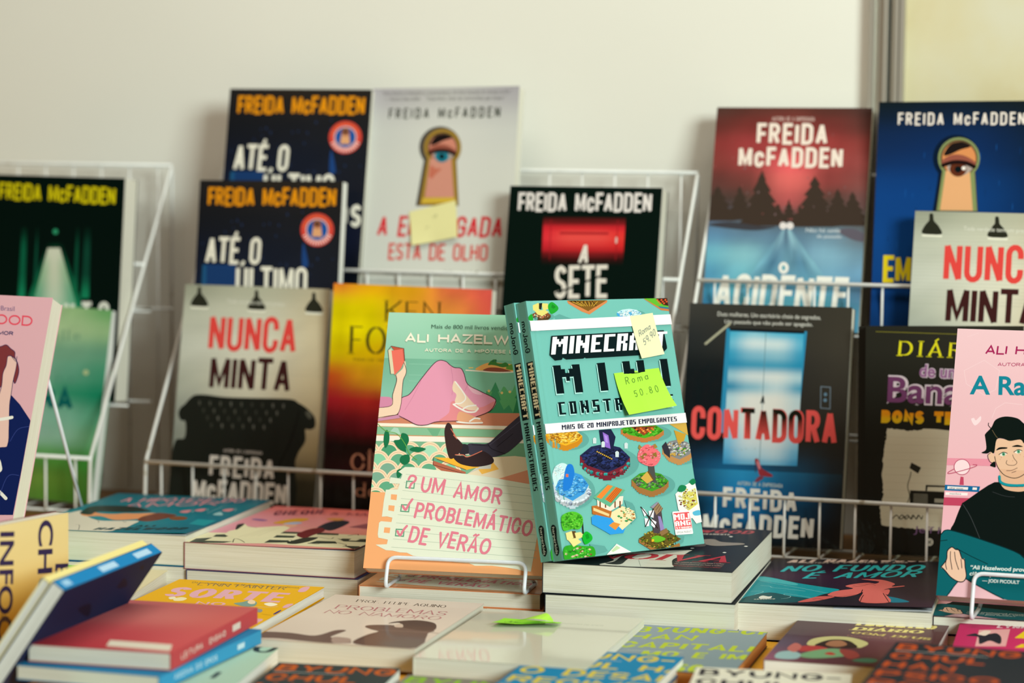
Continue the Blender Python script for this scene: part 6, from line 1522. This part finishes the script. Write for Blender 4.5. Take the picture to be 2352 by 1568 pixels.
note('sticky_note', ((-0.41641, -0.01607, 0.7866), (-0.38162, -0.02005, 0.7866), (-0.3855, -0.05368, 0.7866), (-0.41702, -0.04365, 0.7866)), (0, -0.00001, 1), '5fbf1e', None, 0.003, 'green note lying on the pale cream book behind the leaning blue book', 'handwritten price notes')

# ------------------------------------------------------------------ small wire book stands
def stand(o, X, U, t, w, z_floor, label, x0, x1, top, strut):
    """front loop that holds the foot of the book, arms under it, and a leaning back with a strut"""
    X = Vector(X); U = Vector(U); N = X.cross(U); o = Vector(o)
    flat = Vector((N.x, N.y, 0)).normalized(); P = lambda x, y, z: o+X*x+U*y+N*z
    base = o+X*(x0+x1)/2; base.z = z_floor; root = tag(empty('wire_book_stand', base), label, 'book stand', 'white wire book stands')
    G = lambda x, d: Vector((*(o+X*x+flat*d).xy, z_floor+.0018))
    r = .0017
    def mk(name, pts, k=.008):
        mb = MB(); mb.tube([p-base for p in bend(pts, k, 6)], r, 10); mb.build(name, M['stand'], root, smooth=True)
    mk('front_loop', [G(x0, -t-.02), G(x0, .011), P(x0, top, .0045), P(x1, top, .0045), G(x1, .011), G(x1, -t-.02)])
    a, b = G(x0, -t-.02), G(x1, -t-.02)
    k = .11; A = P(x0+.012, k, -t-.0028); B = P(x1-.012, k, -t-.0028)
    mk('back_frame', [a, P(x0+.004, .006, -t-.0028-.004), A, B, P(x1-.004, .006, -t-.0028-.004), b])
    m = (A+B)/2; m2 = Vector((*(m.xy-flat.xy*strut), z_floor+.0018)); 
    if strut: mk('rear_strut', [m, m2])
    return root
stand((-0.11623, -0.04897, 0.80511), (0.99885, 0.04785, 0.00216), (-0.01934, 0.36163, 0.93212), 0.0190, 0.1600, 0.7895, 'white wire stand holding the beach-reading romance in the centre', 0.0223, 0.1423, 0.0096, 0.09)
stand((0.36556, -0.02071, 0.80404), (0.99766, -0.0684, 0.00114), (0.02517, 0.38252, 0.92361), 0.0200, 0.1600, 0.7864, 'white wire stand holding the pink lab-coat cover at the right edge', 0.0301, 0.1350, 0.0194, 0.08)
ST = stand((-0.58667, -0.09049, 0.81472), (0.99976, -0.00949, -0.01956), (0.02166, 0.35792, 0.9335), 0.0220, 0.1600, 0.8046, 'white wire stand behind the pink cover at the left edge, its rear strut showing', 0.0300, 0.1450, 0.0140, 0)
mb = MB(); P0, P1 = Vector((-0.43913, 0.00778, 0.96506)), Vector((-0.46306, 0.17255, 0.761)); mb.tube([P0-ST.location, P1-ST.location], .0017, 10); mb.build('rear_strut', M['stand'], ST, smooth=True)
